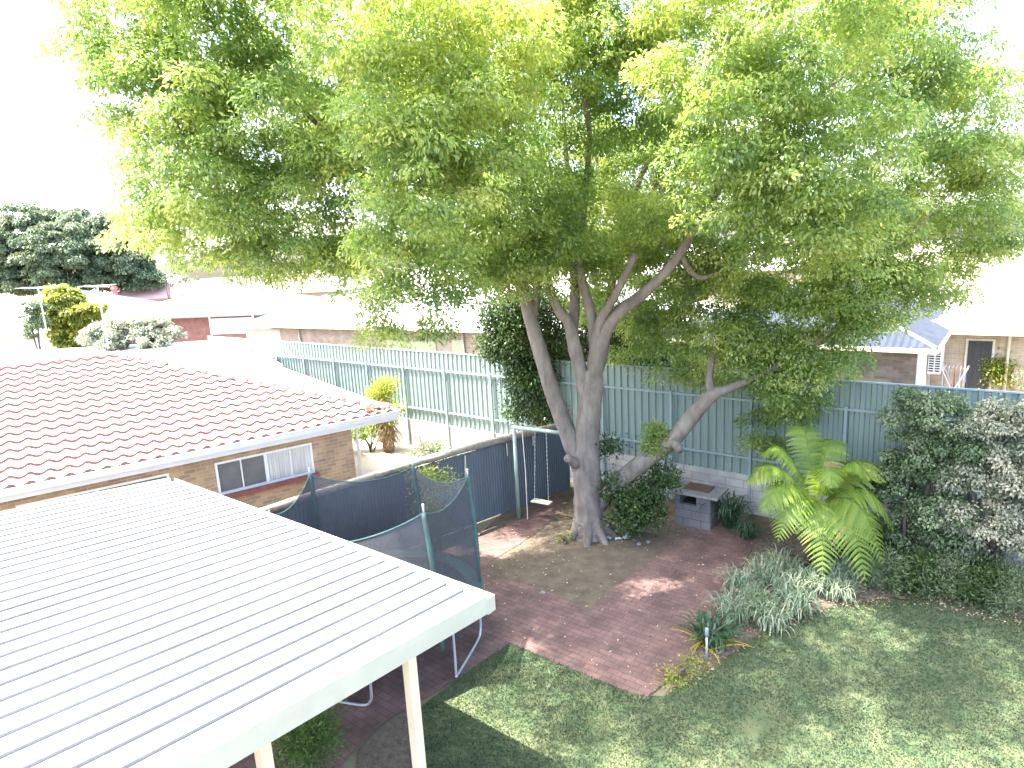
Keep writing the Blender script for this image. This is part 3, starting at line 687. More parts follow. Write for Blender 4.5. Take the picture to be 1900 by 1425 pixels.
P, A, Nn, Ln, Wd, T = puffs(CROWN); print('leaves', len(P))
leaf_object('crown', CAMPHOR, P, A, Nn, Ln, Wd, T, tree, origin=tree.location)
print('crown leaves', len(P))

# small evergreen between the trunk and the fence
sp = at(1140, 872)
ev = empty('evergreen_tree', (sp.x, sp.y, 0), 0, 'small dark evergreen tree with a thin trunk between the grey trunk and the fence', 'tree')
tk = MB()
def limb2(o, pts, seg=7):
    P = [aty(a, b, y) for a, b, y, r in pts]; R = [p[3] for p in pts]; P, R = smooth_path(P, R, 5); tk.tube([p - o.location for p in P], R, seg, wob=.06)
limb2(ev, [(1138, 880, sp.y, .1), (1142, 800, sp.y, .085), (1140, 720, sp.y, .075), (1120, 650, sp.y, .06), (1080, 600, sp.y, .04)])
limb2(ev, [(1140, 740, sp.y, .06), (1060, 690, sp.y + .1, .04), (960, 650, sp.y + .1, .02)]); limb2(ev, [(1140, 720, sp.y, .05), (1190, 660, sp.y, .035), (1230, 610, sp.y, .02)])
tk.build('trunk', DBARK, ev, smooth=True)
y_ = sp.y
E_ = lobes([(930, 585, y_, .55), (975, 560, y_ + .2, .6), (1030, 580, y_ + .2, .6), (1100, 570, y_ + .3, .6), (955, 630, y_, .75), (985, 700, y_, .7), (920, 640, y_ + .1, .4), (1010, 760, y_ - .2, .42), (1040, 640, y_ + .2, .7), (1130, 640, y_ + .2, .7), (1200, 660, y_ + .2, .65), (1180, 590, y_ + .2, .6), (960, 760, y_, .3), (1250, 690, y_, .45), (1300, 660, y_, .5)])
P, A, Nn, Ln, Wd, T = clump_leaves(E_, 80, 40, .15, .1, .05, .7)
leaf_object('crown', DARKLEAF, P, A, Nn, Ln, Wd, T, ev, origin=ev.location)

# ------------------------------------------------------------------ shrubs
def hedge(label, base, L, mat, stems=9):
    o = empty('hedge_bush', (base.x, base.y, 0), 0, label, 'hedge')
    P, A, Nn, Ln, Wd, T = puffs(L, 75, (.11, .24), 1150, .062, .036)
    leaf_object('foliage', mat, P, A, Nn, Ln, Wd, T, o, origin=o.location)
    for i in range(stems):
        q = MB(); l = L[i % len(L)]; e = Vector((l[0], l[1], l[2])) - o.location; s_ = Vector((random.uniform(-.3, .3), random.uniform(-.15, .15), 0))
        q.tube(*smooth_path([s_, s_.lerp(e, .5) + Vector((random.uniform(-.15, .15), random.uniform(-.1, .1), .1)), e], [.04, .03, .012], 4), 6); q.build('stem', DBARK, o, smooth=True)
    return o
def shrub(name, label, cat, base, L, mat, llen=.07, lwid=.035, per=30, leaves=26, spread=.11, droop=.3, stems=5, group=None, stem_mat=None, shell=(.4, 1.03)):
    o = empty(name, (base.x, base.y, 0), 0, label, cat, group)
    P, A, Nn, Ln, Wd, T = clump_leaves(L, per * 3.2, leaves, spread, llen, lwid, droop, shell=shell)
    P[:, 2] = np.maximum(P[:, 2], .03)
    leaf_object('foliage', mat, P, A, Nn, Ln, Wd, T, o, origin=o.location)
    q = MB()
    for i in range(stems):
        l = L[i % len(L)]; e = Vector((l[0], l[1], l[2])) - o.location; s = Vector((random.uniform(-.08, .08), random.uniform(-.08, .08), 0))
        P_, R_2 = smooth_path([s, s.lerp(e, .5) + Vector((random.uniform(-.1, .1), random.uniform(-.1, .1), .1)), e], [.028, .02, .008], 4); q.tube(P_, R_2, 6)
    q.build('stem', stem_mat or DBARK, o, smooth=True)
    return o
b = at(1175, 985)
shrub('leafy_shrub', 'dark glossy shrub growing against the base of the big grey trunk', 'shrub', b, lobes([(1140, 900, 13, .32), (1185, 930, 12.9, .45), (1165, 965, 12.7, .4), (1215, 900, 13, .38), (1240, 880, 13.1, .25), (1130, 830, 13.3, .25), (1210, 950, 12.8, .3)]), DARKLEAF, .085, .042)
b = at(1225, 905)
shrub('leafy_sucker', 'bright sunlit tuft of pale leaves sprouting beside the leaning limb', 'shrub', b, lobes([(1212, 800, 12.9, .2), (1220, 830, 12.85, .2), (1205, 825, 12.9, .17), (1238, 812, 12.8, .12)]), CAMPHOR, .085, .042, 60, 22, .07)
b = at(1052, 1005)
shrub('seedling', 'small light green seedling on the soil before the big trunk', 'plant', b, [(b.x, b.y, .08, .12)], YELLEAF, .06, .03, 60, 12, .06, stems=2)
b = aty(1700, 900, 10.9)
hz = [(1695, 790, 11.0, .42), (1680, 890, 11.0, .5), (1730, 860, 10.7, .5), (1735, 780, 10.7, .48), (1680, 970, 10.9, .45), (1740, 960, 10.5, .5), (1700, 752, 11.1, .26), (1775, 840, 10.5, .45), (1660, 850, 11.2, .25), (1645, 920, 11.2, .3), (1770, 750, 10.7, .25)]
hedge('large shaded grey-green hedge bush against the green fence', b, lobes(hz), PITTO)
b = aty(1850, 900, 10.2)
hz = [(1820, 800, 10.4, .45), (1870, 795, 10.2, .5), (1850, 880, 10.1, .55), (1905, 870, 10.0, .55), (1830, 960, 10.1, .48), (1880, 980, 9.9, .5), (1850, 755, 10.4, .25), (1900, 752, 10.2, .28), (1795, 880, 10.4, .38), (1960, 800, 10.0, .6), (1960, 930, 9.8, .6), (1805, 1000, 10.2, .35)]
hedge('pale cream-leaved variegated hedge bush catching the sun', b, lobes(hz), VARIEG)

def strap_plant(name, label, c, n, length, width, mat, spread=.15, h=.5, tint=(.1, .8), cat='plant', group=None, yellow=0):
    """arching strap leaves, each a bent ribbon, all leaves one mesh"""
    o = empty(name, (c.x, c.y, 0), 0, label, cat, group); vs, fs, ts = [], [], []
    for i in range(n):
        a = random.uniform(0, 2 * math.pi); r0 = spread * math.sqrt(random.random()); x, y = r0 * math.cos(a * 1.7 + i), r0 * math.sin(a * 1.7 + i)
        L_ = length * random.uniform(.6, 1.15); up = random.uniform(.5, 1.0) * h; w = width * random.uniform(.7, 1.2); t = random.uniform(*tint)
        if random.random() < yellow: t = 1.0; up *= .3
        dx, dy = math.cos(a), math.sin(a); k = len(vs); m_ = 5
        for j in range(m_ + 1):
            s = j / m_; d_ = L_ * s * (.75 + .25 * s); z = max(.015, up * math.sin(min(s * 2.1, 3.0)) * (1 if s < .75 else 1 - (s - .75))) + .02
            ww = w * (1 - s ** 3) * .5 + .001
            vs += [(x + dx * d_ - dy * ww, y + dy * d_ + dx * ww, z), (x + dx * d_ + dy * ww, y + dy * d_ - dx * ww, z)]; ts += [t, t]
        fs += [(k + 2 * j, k + 2 * j + 1, k + 2 * j + 3, k + 2 * j + 2) for j in range(m_)]
    me = bpy.data.meshes.new('foliage'); me.from_pydata(vs, [], fs); a_ = me.attributes.new('tint', 'FLOAT', 'POINT'); a_.data.foreach_set('value', ts); me.materials.append(mat)
    f = bpy.data.objects.new('foliage', me); COL.objects.link(f); f.parent = o
    return o
strap_plant('strappy_plant', 'dark strappy clump with a few yellow leaves beside the garden light', at(1318, 1195), 120, .55, .035, STRAPD, .2, .42, (.1, .75), yellow=.08)
strap_plant('strappy_plant', 'tall dark strappy clump beside the block barbecue', at(1352, 978), 90, .65, .04, STRAPD, .16, .75, (.1, .7))
strap_plant('strappy_plant', 'low dark strappy tuft in front of the barbecue plant', at(1385, 1000), 60, .4, .03, STRAPD, .14, .4, (.1, .6))
VSP = leafmat('silver_strap', [(0, (.08, .13, .07)), (.5, (.165, .23, .14)), (1, (.38, .40, .29))], .25, .45)
spots = [(1375, 1100), (1420, 1080), (1400, 1140), (1460, 1110), (1500, 1095), (1540, 1085), (1580, 1075), (1450, 1065), (1520, 1050), (1480, 1140), (1550, 1110), (1430, 1165), (1360, 1150)]
words = ['at the paving edge', 'left of the fern trunk', 'near the strappy clump', 'below the fern fronds', 'under the fern trunk', 'right of the fern trunk', 'under the drooping right frond', 'behind the others by the paving', 'hidden under the fern crown', 'at the lawn edge below the fern', 'at the lawn edge under the longest frond', 'at the lawn edge by the mulch', 'nearest the garden light']
for (a, b_), w in zip(spots, words):
    strap_plant('silver_plant', 'silvery striped grass-like clump ' + w, at(a, b_), 150, .36, .018, VSP, .22, .42, (.2, 1), group='silvery border clumps under the tree fern')
shrub('fine_shrub', 'feathery green bush between the silver clumps and the strappy plant', 'shrub', at(1405, 1150), lobes([(1400, 1115, 9.6, .26), (1385, 1130, 9.5, .22), (1425, 1125, 9.6, .22)]), PITTO, .05, .012, 60, 30, .08, .1)
spots = [(1625, 1065, DARKLEAF, 'dark leafy border bush just right of the fern'), (1670, 1075, YELLEAF, 'light lime-green leafy border bush before the hedge'), (1725, 1080, PITTO, 'dull green wispy border bush right of the lime one'), (1785, 1085, DARKLEAF, 'dark wispy border bush below the pale hedge'), (1845, 1100, PITTO, 'wispy green border bush next to the frame edge'), (1910, 1125, PITTO, 'wispy green border bush cut by the frame edge'), (1590, 1030, DARKLEAF, 'dark bush behind the fern against the hedge'), (1660, 1030, DARKLEAF, 'dark low bush squeezed between the hedge and the lime bush')]
spots += [(1640, 1092, PITTO, 'wispy tuft at the lawn edge right of the silver clumps'), (1700, 1098, DARKLEAF, 'dark tuft at the lawn edge below the lime bush'), (1755, 1104, PITTO, 'wispy green tuft at the lawn edge under the pale hedge'), (1815, 1112, DARKLEAF, 'dark green tuft between two wispy border bushes'), (1870, 1128, PITTO, 'wispy green tuft at the lawn edge near the frame edge')]
for a, b_, m_, lab in spots:
    c = at(a, b_); ll = [(c.x, c.y, .3, .34), (c.x + .25, c.y + .05, .25, .28), (c.x - .22, c.y - .03, .22, .26), (c.x + .05, c.y, .5, .24)]
    sc2 = .6 if m_ is YELLEAF else 1
    ll = [(x, y, z * sc2, r * sc2) for x, y, z, r in ll]
    shrub('border_bush', lab, 'bush', c, ll, m_, .07 if m_ is not PITTO else .09, .03 if m_ is not PITTO else .012, 50, 24, .09, .1 if m_ is not PITTO else -.3, group='low bushes along the hedge')
c = at(1258, 1262); shrub('creeper_plant', 'low bright green creeper at the paving corner', 'plant', c, [(c.x, c.y, .06, .2), (c.x + .3, c.y + .25, .06, .18), (c.x - .15, c.y - .12, .05, .14)], YELLEAF, .05, .022, 50, 16, .07, stems=2)
# bush by the patio
c = at(572, 1420); shrub('needle_bush', 'rounded fine-leaved green bush beneath the edge of the white patio roof', 'bush', c, [(c.x, c.y, .35, .3), (c.x + .05, c.y, .62, .25), (c.x - .15, c.y + .05, .5, .22), (c.x + .15, c.y - .05, .45, .24)],
      leafmat('conifer_leaf', [(0, (.05, .1, .03)), (.5, (.1, .17, .045)), (1, (.2, .26, .08))], .3), .09, .012, 90, 34, .09, -.5)
# sunlit yard plants
c = at(690, 838); shrub('yard_shrub', 'bright green broad-leaved shrub at the end wall of the tiled house', 'shrub', c, lobes([(675, 790, c.y, .4), (700, 775, c.y + .2, .4), (720, 770, c.y - .3, .3), (660, 810, c.y, .25), (735, 755, c.y, .2)]), CAMPHOR, .11, .06, 30, 16, .13)
c = at(722, 838); pt = empty('dry_palm', (c.x, c.y, 0), 0, 'short brown shaggy palm stump beside the bright shrub', 'palm')
q = MB(); q.tube(*smooth_path([(0, 0, 0), (.02, 0, .5), (0, 0, 1.0), (0, 0, 1.4)], [.17, .2, .19, .1], 5), 12, wob=.22); q.build('trunk', surf('dry_skirt', (.11, .08, .05), (.25, .18, .11), .95, 10, bump=1, bscale=30, stretch=(1, 1, .2)), pt, smooth=False)
n = 700; P = np.column_stack([rng.normal(0, .14, n), rng.normal(0, .14, n), rng.uniform(.45, 1.45, n)]); ax = rand_dir(n); ax[:, 2] = -.8
leaf_object('fronds', LITTERM, P, ax, rand_dir(n), rng.uniform(.25, .5, n), rng.uniform(.02, .04, n), rng.uniform(.2, .8, n), pt)
c = at(805, 872); shrub('yard_shrub', 'grey-green round shrub in the sunny yard behind the log fence', 'shrub', c, lobes([(800, 830, c.y, .38), (825, 845, c.y, .32), (780, 845, c.y, .3), (845, 855, c.y, .2)]), PITTO, .06, .02, 50, 24, .1, .0)
c = at(712, 782); shrub('spiky_plant', 'yellow-green upright plant behind the tip of the tiled roof', 'plant', c, lobes([(705, 730, 17.6, .3), (700, 750, 17.6, .3), (718, 715, 17.7, .2)]), YELLEAF, .16, .025, 60, 18, .1, -.6)
c = Vector((-1.75, 12.0, 0)); shrub('yard_shrub', 'yellow-flecked shrub poking over the black trampoline net', 'shrub', c, lobes([(800, 885, 12.2, .26), (830, 900, 12.0, .24), (790, 930, 12, .25), (810, 960, 11.9, .22), (770, 880, 12.3, .15)]), YELLEAF, .1, .03, 40, 14, .1, .3)
c = at(950, 1008)
shrub('fence_weed', 'thin green weed at the fence foot beside the trampoline', 'plant', Vector((-1.1, 12.9, 0)), [(-1.1, 12.9, .15, .15)], DARKLEAF, .06, .02, 40, 12, .06, stems=2)

# ------------------------------------------------------------------ tree fern
fb_ = at(1490, 1060); fern = empty('tree_fern', (fb_.x, fb_.y, 0), 0, 'bright green tree fern with arching fronds on a dark trunk', 'tree fern')
ct = Vector((.22, .06, 1.28))
q = MB(); q.tube(*smooth_path([(0, 0, -.02), (.03, .02, .5), (.12, .05, 1.0), ct], [.17, .14, .12, .1], 6), 12, wob=.16); q.build('trunk', FERNBARK, fern, smooth=False)
def frond(az, length, rise, drop, t0):
    vs, fs, ts = [], [], []
    n = 34; pts = []
    for i in range(n + 1):
        s = i / n; d = length * (s * .9 - .12 * s ** 3); z = rise * math.sin(min(1, s * 1.15) * math.pi * .62) - drop * s ** 2.4
        pts.append(ct + Vector((math.cos(az) * d, math.sin(az) * d, z)))
    sd = Vector((-math.sin(az), math.cos(az), 0))
    def quad(a, b, c_, d_, t):
        k = len(vs); vs.extend([a, b, c_, d_]); fs.append((k, k + 1, k + 2, k + 3)); ts.extend([t] * 4)
    for i in range(n):
        w = .016 * (1 - i / n) + .004; quad(pts[i] - sd * w, pts[i] + sd * w, pts[i + 1] + sd * w * .9, pts[i + 1] - sd * w * .9, .2)
    for i in range(4, n):
        s = i / n; pl_ = .5 * math.sin(min(1, (s + .03)) ** .75 * math.pi) ** .75 * length / 1.7 + .03
        fw_ = (pts[i + 1] - pts[i]).normalized()
        for sg in (-1, 1):
            dirp = (sd * sg * .92 + fw_ * .38).normalized(); m_ = 9; tt_ = t0 + random.uniform(-.3, .22) + (.35 if random.random() < .03 else 0)
            dr = random.uniform(.25, .5)
            prev = pts[i]
            for j in range(m_):
                u0, u1 = j / m_, (j + 1) / m_
                p0 = pts[i] + dirp * pl_ * u0 - Vector((0, 0, dr * pl_ * u0 * u0)); p1 = pts[i] + dirp * pl_ * u1 - Vector((0, 0, dr * pl_ * u1 * u1))
                wd = .066 * (1 - u0 ** 1.6) * (pl_ / .4) ** .5 + .006; ax_ = (p1 - p0)
                nn_ = fw_ * 1.0
                for sg2 in (-1, 1):
                    tip = p0.lerp(p1, .9) + nn_ * sg2 * wd * .62 - Vector((0, 0, wd * .18)) + ax_ * .35
                    quad(p0, p0.lerp(p1, .4) + nn_ * sg2 * wd * .5, tip, p1, min(1, max(0, tt_ + random.uniform(-.07, .07))))
    me = bpy.data.meshes.new('frond'); me.from_pydata(vs, [], fs); a_ = me.attributes.new('tint', 'FLOAT', 'POINT'); a_.data.foreach_set('value', ts); me.materials.append(FERNL)
    f = bpy.data.objects.new('frond', me); COL.objects.link(f); f.parent = fern
for az, ln, ri, dr, t in [(175, 1.5, .85, .35, .5), (150, 1.15, 1.0, .1, .45), (92, 1.1, 1.15, -.1, .45), (48, 1.15, 1.0, .05, .42), (12, 1.65, .8, .35, .55), (-22, 1.5, .6, .9, .5), (-58, 1.5, .55, 1.15, .55), (-84, 1.6, .5, 1.35, .55),
                          (-112, 1.5, .5, 1.2, .6), (-140, 1.4, .6, .9, .52), (-162, 1.45, .7, .6, .5), (-95, .95, .95, .3, .6), (-35, 1.0, .95, .3, .58)]:
    frond(R_(az + random.uniform(-5, 5)), ln * 1.13, ri * 1.15, dr * 1.1, t)

# ------------------------------------------------------------------ block barbecue, garden light, hose pieces
q1, q2 = at(1252, 972), at(1308, 984); bd = (q2 - q1).to_2d().normalized(); BA = math.atan2(bd.y, bd.x)
bbq = empty('block_barbecue', (q1.x, q1.y, 0), BA, 'grey concrete block barbecue with a slab top and dark fire opening', 'barbecue')
W_ = (q2 - q1).length + .12
q = MB(); q.box((W_ / 2, .3, .26), (W_, .6, .52)); q.box((.06, .3, .64), (.12, .6, .24)); q.box((W_ - .16, .3, .64), (.32, .6, .24)); q.box(((.12 + W_ - .32) / 2, .55, .64), (W_ - .44, .1, .24)); q.build('block_base', BLOCKD, bbq)
q = MB(); q.box((W_ / 2 + .06, .32, .79), (W_ + .22, .76, .06)); q.build('slab_top', SLAB, bbq, bevel=.008)
q = MB(); q.box(((.12 + W_ - .32) / 2, .3, .525), (W_ - .45, .38, .01)); q.build('fire_pit', BLACK, bbq)
q = MB(); q.box((W_ / 2 + .02, .36, .835), (W_ * .7, .4, .03)); q.build('hotplate', surf('rusty_plate', (.07, .04, .03), (.15, .08, .05), .8, 14), bbq)
c = at(1311, 1228); gl_ = empty('garden_light', (c.x, c.y, 0), 0, 'slim grey garden light stake in front of the strappy clump', 'garden light')
q = MB(); q.tube([(0, 0, 0), (0, 0, .42)], .016, 8); q.build('stake', STEEL, gl_, smooth=True)
q = MB(); q.tube([(0, 0, .42), (0, 0, .45), (0, 0, .56), (0, 0, .58)], [.015, .03, .03, .015], 10); q.build('lamp_head', surf('lamp_plastic', (.15, .19, .22), (.2, .25, .28), .4), gl_, smooth=True)
c = at(1140, 1000); q = MB()
for i in range(7): q.blob((random.uniform(-.28, .3), random.uniform(-.08, .08), .03), (random.uniform(.04, .1), .035, .03), 1, .3)
o = q.build('rag_heap', surf('grey_rag', (.3, .3, .32), (.45, .45, .46), .9), None, loc=(c.x, c.y, .01)); tag(o, 'grey crumpled scraps lying at the foot of the big trunk', 'scraps')
for a, b_, lab in ((1186, 1012, 'pale round stone lying right of the trunk scraps'), (1203, 1008, 'small pale stone just right of the round stone'), (1008, 1102, 'small white pebble on the soil edge')):
    c = at(a, b_); q = MB(); q.blob((0, 0, .02), (.05, .04, .035), 2, .12); tag(q.build('stone', SLAB, None, smooth=True, loc=(c.x, c.y, .01)), lab, 'stone')

# ------------------------------------------------------------------ neighbouring houses
def hip_house(name, label, o, ang, W, D, wall_h, over, pitch, roofm, wallm, trim, ridge=None, rib=None, cat='house', base=0.0):
    """local x along the front, y inward, z up; returns the root"""
    h = empty(name, (o[0], o[1], base), ang, label, cat)
    q = MB(); t = .2
    q.box((W / 2, t / 2, wall_h / 2), (W, t, wall_h)); q.box((W / 2, D - t / 2, wall_h / 2), (W, t, wall_h)); q.box((t / 2, D / 2, wall_h / 2), (t, D - 2 * t, wall_h)); q.box((W - t / 2, D / 2, wall_h / 2), (t, D - 2 * t, wall_h))
    q.build('wall', wallm, h)
    tp = math.tan(R_(pitch)); a, b, c_, d_ = -over, W + over, -over, D + over; half = min(b - a, d_ - c_) / 2; z = wall_h
    q = MB()
    if rib:
        pf = lambda x: .02 * math.sin(x * 2 * math.pi / rib)
        roof_face(q, a, b, c_, z, tp, lambda x: min(half, x - a, b - x), pf, rib / 5)
        q2 = MB(); roof_face(q2, c_, d_, 0, z, tp, lambda y: min(half, y - c_, d_ - y), pf, rib / 5)
        q.add([(b - v[1], v[0], v[2]) for v in q2.v], q2.f); q.add([(a + v[1], v[0], v[2]) for v in q2.v], q2.f)
        q3 = MB(); roof_face(q3, a, b, 0, z, tp, lambda x: min(half, x - a, b - x), pf, rib / 5); q.add([(v[0], d_ - v[1], v[2]) for v in q3.v], q3.f)
    else:
        zr = z + half * tp
        if b - a >= d_ - c_:
            m1, m2 = (a + half, (c_ + d_) / 2, zr), (b - half, (c_ + d_) / 2, zr)
            q.add([(a, c_, z), (b, c_, z), (b, d_, z), (a, d_, z), m1, m2], [(0, 1, 5, 4), (1, 2, 5), (2, 3, 4, 5), (3, 0, 4)])
        else:
            m1, m2 = ((a + b) / 2, c_ + half, zr), ((a + b) / 2, d_ - half, zr)
            q.add([(a, c_, z), (b, c_, z), (b, d_, z), (a, d_, z), m1, m2], [(0, 1, 4), (1, 2, 5, 4), (2, 3, 5), (3, 0, 4, 5)])
    ro = q.build('roof', roofm, h)
    q = MB()
    for p, r in (((a, c_), (b, c_)), ((b, c_), (b, d_)), ((b, d_), (a, d_)), ((a, d_), (a, c_))):
        q.bar((p[0], p[1], z - .07), (r[0], r[1], z - .07), .1, .13)
    q.build('gutter', trim, h)
    q = MB(); q.box((W / 2, D / 2, z - .1), (W + 2 * over - .1, D + 2 * over - .1, .02)); q.build('soffit', trim, h)
    if ridge:
        q = MB(); zr = z + half * tp + .03
        if b - a >= d_ - c_: m1, m2 = Vector((a + half, (c_ + d_) / 2, zr)), Vector((b - half, (c_ + d_) / 2, zr)); ends = [((a, c_), m1), ((a, d_), m1), ((b, c_), m2), ((b, d_), m2)]
        else: m1, m2 = Vector(((a + b) / 2, c_ + half, zr)), Vector(((a + b) / 2, d_ - half, zr)); ends = [((a, c_), m1), ((b, c_), m1), ((a, d_), m2), ((b, d_), m2)]
        q.tube([m1, m2], .07, 6)
        for e, mm in ends: q.tube([(e[0], e[1], z + .02), mm], .06, 6)
        q.build('ridge_capping', ridge, ro)
    return h

# right: mottled brick wing with a blue-grey corrugated roof
rc_ = at(1703, 645, 3.0); ra = FA + math.pi
rx, ry = Vector((math.cos(ra), math.sin(ra))), Vector((-math.sin(ra), math.cos(ra)))
W_ = 7.5; org = rc_.to_2d() - rx * W_
hr = hip_house('brick_house', 'mottled grey brick house wing with a blue-grey corrugated roof behind the fence', org, ra, W_, 9.0, 3.05, .5, 22, BLUEROOF, GREYBRICK, BEIGETRIM, SLATEBLUE, .19)
q = MB(); q.box((W_ + .012, 2.2, 1.5), (.02, 4.35, 2.98)); q.build('side_wall', PALEWALL, hr)  # paler panel laid over the brick on this side
# door wing beyond, white roof
dw = org + rx * (W_ + .03) + ry * 4.4
h2 = hip_house('brick_house', 'tan brick house with a white roof and dark glass door beside the clothes rack', dw, ra, 11, 8, 3.05, .55, 20, PALEROOF, TANBRICK, BEIGETRIM, PALEROOF)
def on_front(root_xy, ang, pxl, pyl, off=0.0):
    """local (x, z) where a photo pixel meets the front plane"""
    nx, ny = -math.sin(ang), math.cos(ang); d = (pxl - 950) / FPX * RT + (pyl - 712.5) / FPX * DN + FW
    t = ((root_xy[0] + nx * off) * nx + (root_xy[1] + ny * off) * ny) / (d.x * nx + d.y * ny); p = d * t
    return (p.x - root_xy[0]) * math.cos(ang) + (p.y - root_xy[1]) * math.sin(ang), p.z + CAM_H
xa, za = on_front(dw, ra, 1797, 637); xb, zb = on_front(dw, ra, 1836, 700)
print('door', xa, za, xb, zb)
q = MB(); q.box(((xa + xb) / 2, -.02, (za + .75) / 2 + .1), (xb - xa + .14, .05, za - .75 + .12)); do = q.build('door', BEIGETRIM, h2)
q = MB(); q.box(((xa + xb) / 2, -.05, (za + .75) / 2 + .1), (xb - xa, .02, za - .75)); q.build('pane', DOORM, do)
xd, _z = on_front(dw, ra, 1872, 640); q = MB(); q.tube([(xd, -.5, 3.0), (xd, -.1, 2.75), (xd, -.06, 2.6), (xd, -.06, 0)], .05, 8); q.build('downpipe', BEIGETRIM, h2, smooth=True)
# air conditioner on the wing's side wall
aw = org + rx * (W_ + .03)
ac = empty('air_conditioner', (aw.x + ry.x * 3.2, aw.y + ry.y * 3.2, 1.75), ra, 'white air conditioner box with dark slots beside the glass door', 'air conditioner')
q = MB(); q.box((.2, 0, .42), (.36, .95, .84)); q.build('casing', ACW, ac, bevel=.015)
q = MB()
for r_ in range(9):
    for c_ in range(2): q.box((.2 - .085 + c_ * .17, -.478, .1 + r_ * .08), (.13, .01, .045))
q.build('grille', BLACK, ac)
for yy in (-.3, .3):
    q = MB(); q.bar((.01, yy, -.03), (.36, yy, -.03), .04, .04); q.build('bracket', STEEL, ac)
# clothes rack
cr_ = at(1785, 712, 1.4); rack = empty('clothes_rack', (cr_.x - .2, cr_.y + .1, .4), ra, 'white folding clothes rack hung with white and pink washing', 'clothes rack')
q = MB()
for yy in (-.3, .3):
    q.tube([(-.35, yy, 0), (.35, yy, 1.55)], .012, 6); q.tube([(.35, yy, 0), (-.35, yy, 1.55)], .012, 6)
for k in range(8): q.tube([(-.35 + .1 * k, -.3, 1.55), (-.35 + .1 * k, .3, 1.55)], .006, 5)
q.build('frame', ACW, rack)
for k, (m_, dz, w_) in enumerate(((CLOTHW, .9, .55), (CLOTHW, 1.0, .5), (CLOTHR, .75, .3), (CLOTHW, .85, .5), (CLOTHB, .5, .25))):
    q = MB(); x_ = -.3 + k * .15; vs = []
    for i in range(7):
        for j in range(6): vs.append((x_ + .025 * math.sin(i * 1.5 + k) * (1 - j / 5), -w_ / 2 + w_ * i / 6, 1.57 - dz + dz * j / 5))
    q.add(vs, [(i * 6 + j, (i + 1) * 6 + j, (i + 1) * 6 + j + 1, i * 6 + j + 1) for i in range(6) for j in range(5)])
    nm = {0: 'sheet', 1: 'towel', 2: 'shirt', 3: 'shirt', 4: 'cloth'}[k]
    q.build(nm, m_, rack, smooth=True)
c = at(1850, 720, 1.0); shrub('lemon_bush', 'bright yellow-green bush beside the dark glass door', 'bush', c, [(c.x, c.y, 1.5, .5), (c.x + .1, c.y, 2.0, .42), (c.x - .2, c.y, 1.8, .35), (c.x + .3, c.y, 1.2, .4)], YELLEAF, .12, .065, 150, 22, .14)
c = at(1890, 730, 1.2); shrub('hedge_bush', 'dark green bush right of the lemon bush behind the hedge', 'bush', c, [(c.x + .3, c.y - .5, 1.6, .5), (c.x + .8, c.y - .4, 1.5, .6)], PITTO, .07, .035, 40, 20, .12)

# left of centre: long cream brick house with white roof
a1, a2 = at(517, 600, 3.2), at(880, 607, 3.2); dd = (a2 - a1).to_2d(); an = math.atan2(dd.y, dd.x)
hl = hip_house('brick_house', 'long cream brick house with a blown-white roof behind the sunny fence', a1.to_2d(), an, dd.length + 8, 9, 3.15, .45, 20, PALEROOF, FARBRICK, CREAM, PALEROOF)
W_ = dd.length
for k, (xq, wq, z0, z1, m_) in enumerate(((W_ * .72, 3.2, .4, 2.5, GREENP), (W_ * .93, .7, .4, 2.6, GREENP))):
    q = MB(); q.box((xq, -.02, (z0 + z1) / 2), (wq, .05, z1 - z0)); q.build('roller_door' if k == 0 else 'door', surf('olive_panel%d' % k, (.3, .33, .2), (.36, .39, .25), .6), hl)
for xq in (W_ * .13, W_ * .955):
    q = MB(); q.tube([(xq, -.1, 3.05), (xq, -.06, 0)], .06, 8); q.build('downpipe', CREAM, hl, smooth=True)
# white flat shed behind the tiled house
s1, s2, s3 = at(525, 677, 2.5), at(442, 629, 2.9), at(-40, 655, 2.9)
shd = empty('garden_shed', (s1.x, s1.y, 0), 0, 'low cream brick shed with a wide blown-white roof behind the tiled house', 'shed')
s4 = s1 + (s3 - s2)
q = MB(); z_ = Vector((0, 0, .07)); V_ = [Vector((p.x - s1.x, p.y - s1.y, p.z)) for p in (s1, s2, s3, s4)]
V_[2].z = V_[1].z; V_[3].z = V_[0].z
q.add(V_ + [v - z_ for v in V_], [(0, 1, 2, 3), (7, 6, 5, 4), (0, 4, 5, 1), (1, 5, 6, 2), (2, 6, 7, 3), (3, 7, 4, 0)]); q.build('roof', PALEROOF, shd)
cen = sum((Vector((v.x, v.y, 0)) for v in V_), Vector()) / 4
q = MB(); inn = [Vector((v.x, v.y, 0)).lerp(cen, .04) for v in V_]
for i in range(4):
    a_, b_ = inn[i], inn[(i + 1) % 4]; za_, zb_ = V_[i].z - .1, V_[(i + 1) % 4].z - .1
    q.add([a_, b_, b_ + Vector((0, 0, zb_)), a_ + Vector((0, 0, za_))], [(0, 1, 2, 3)])
q.build('wall', FARBRICK, shd)
q = MB(); q.bar(V_[0] - Vector((0, 0, .09)), V_[3] - Vector((0, 0, .09)), .1, .1); q.build('gutter', BEIGETRIM, shd)

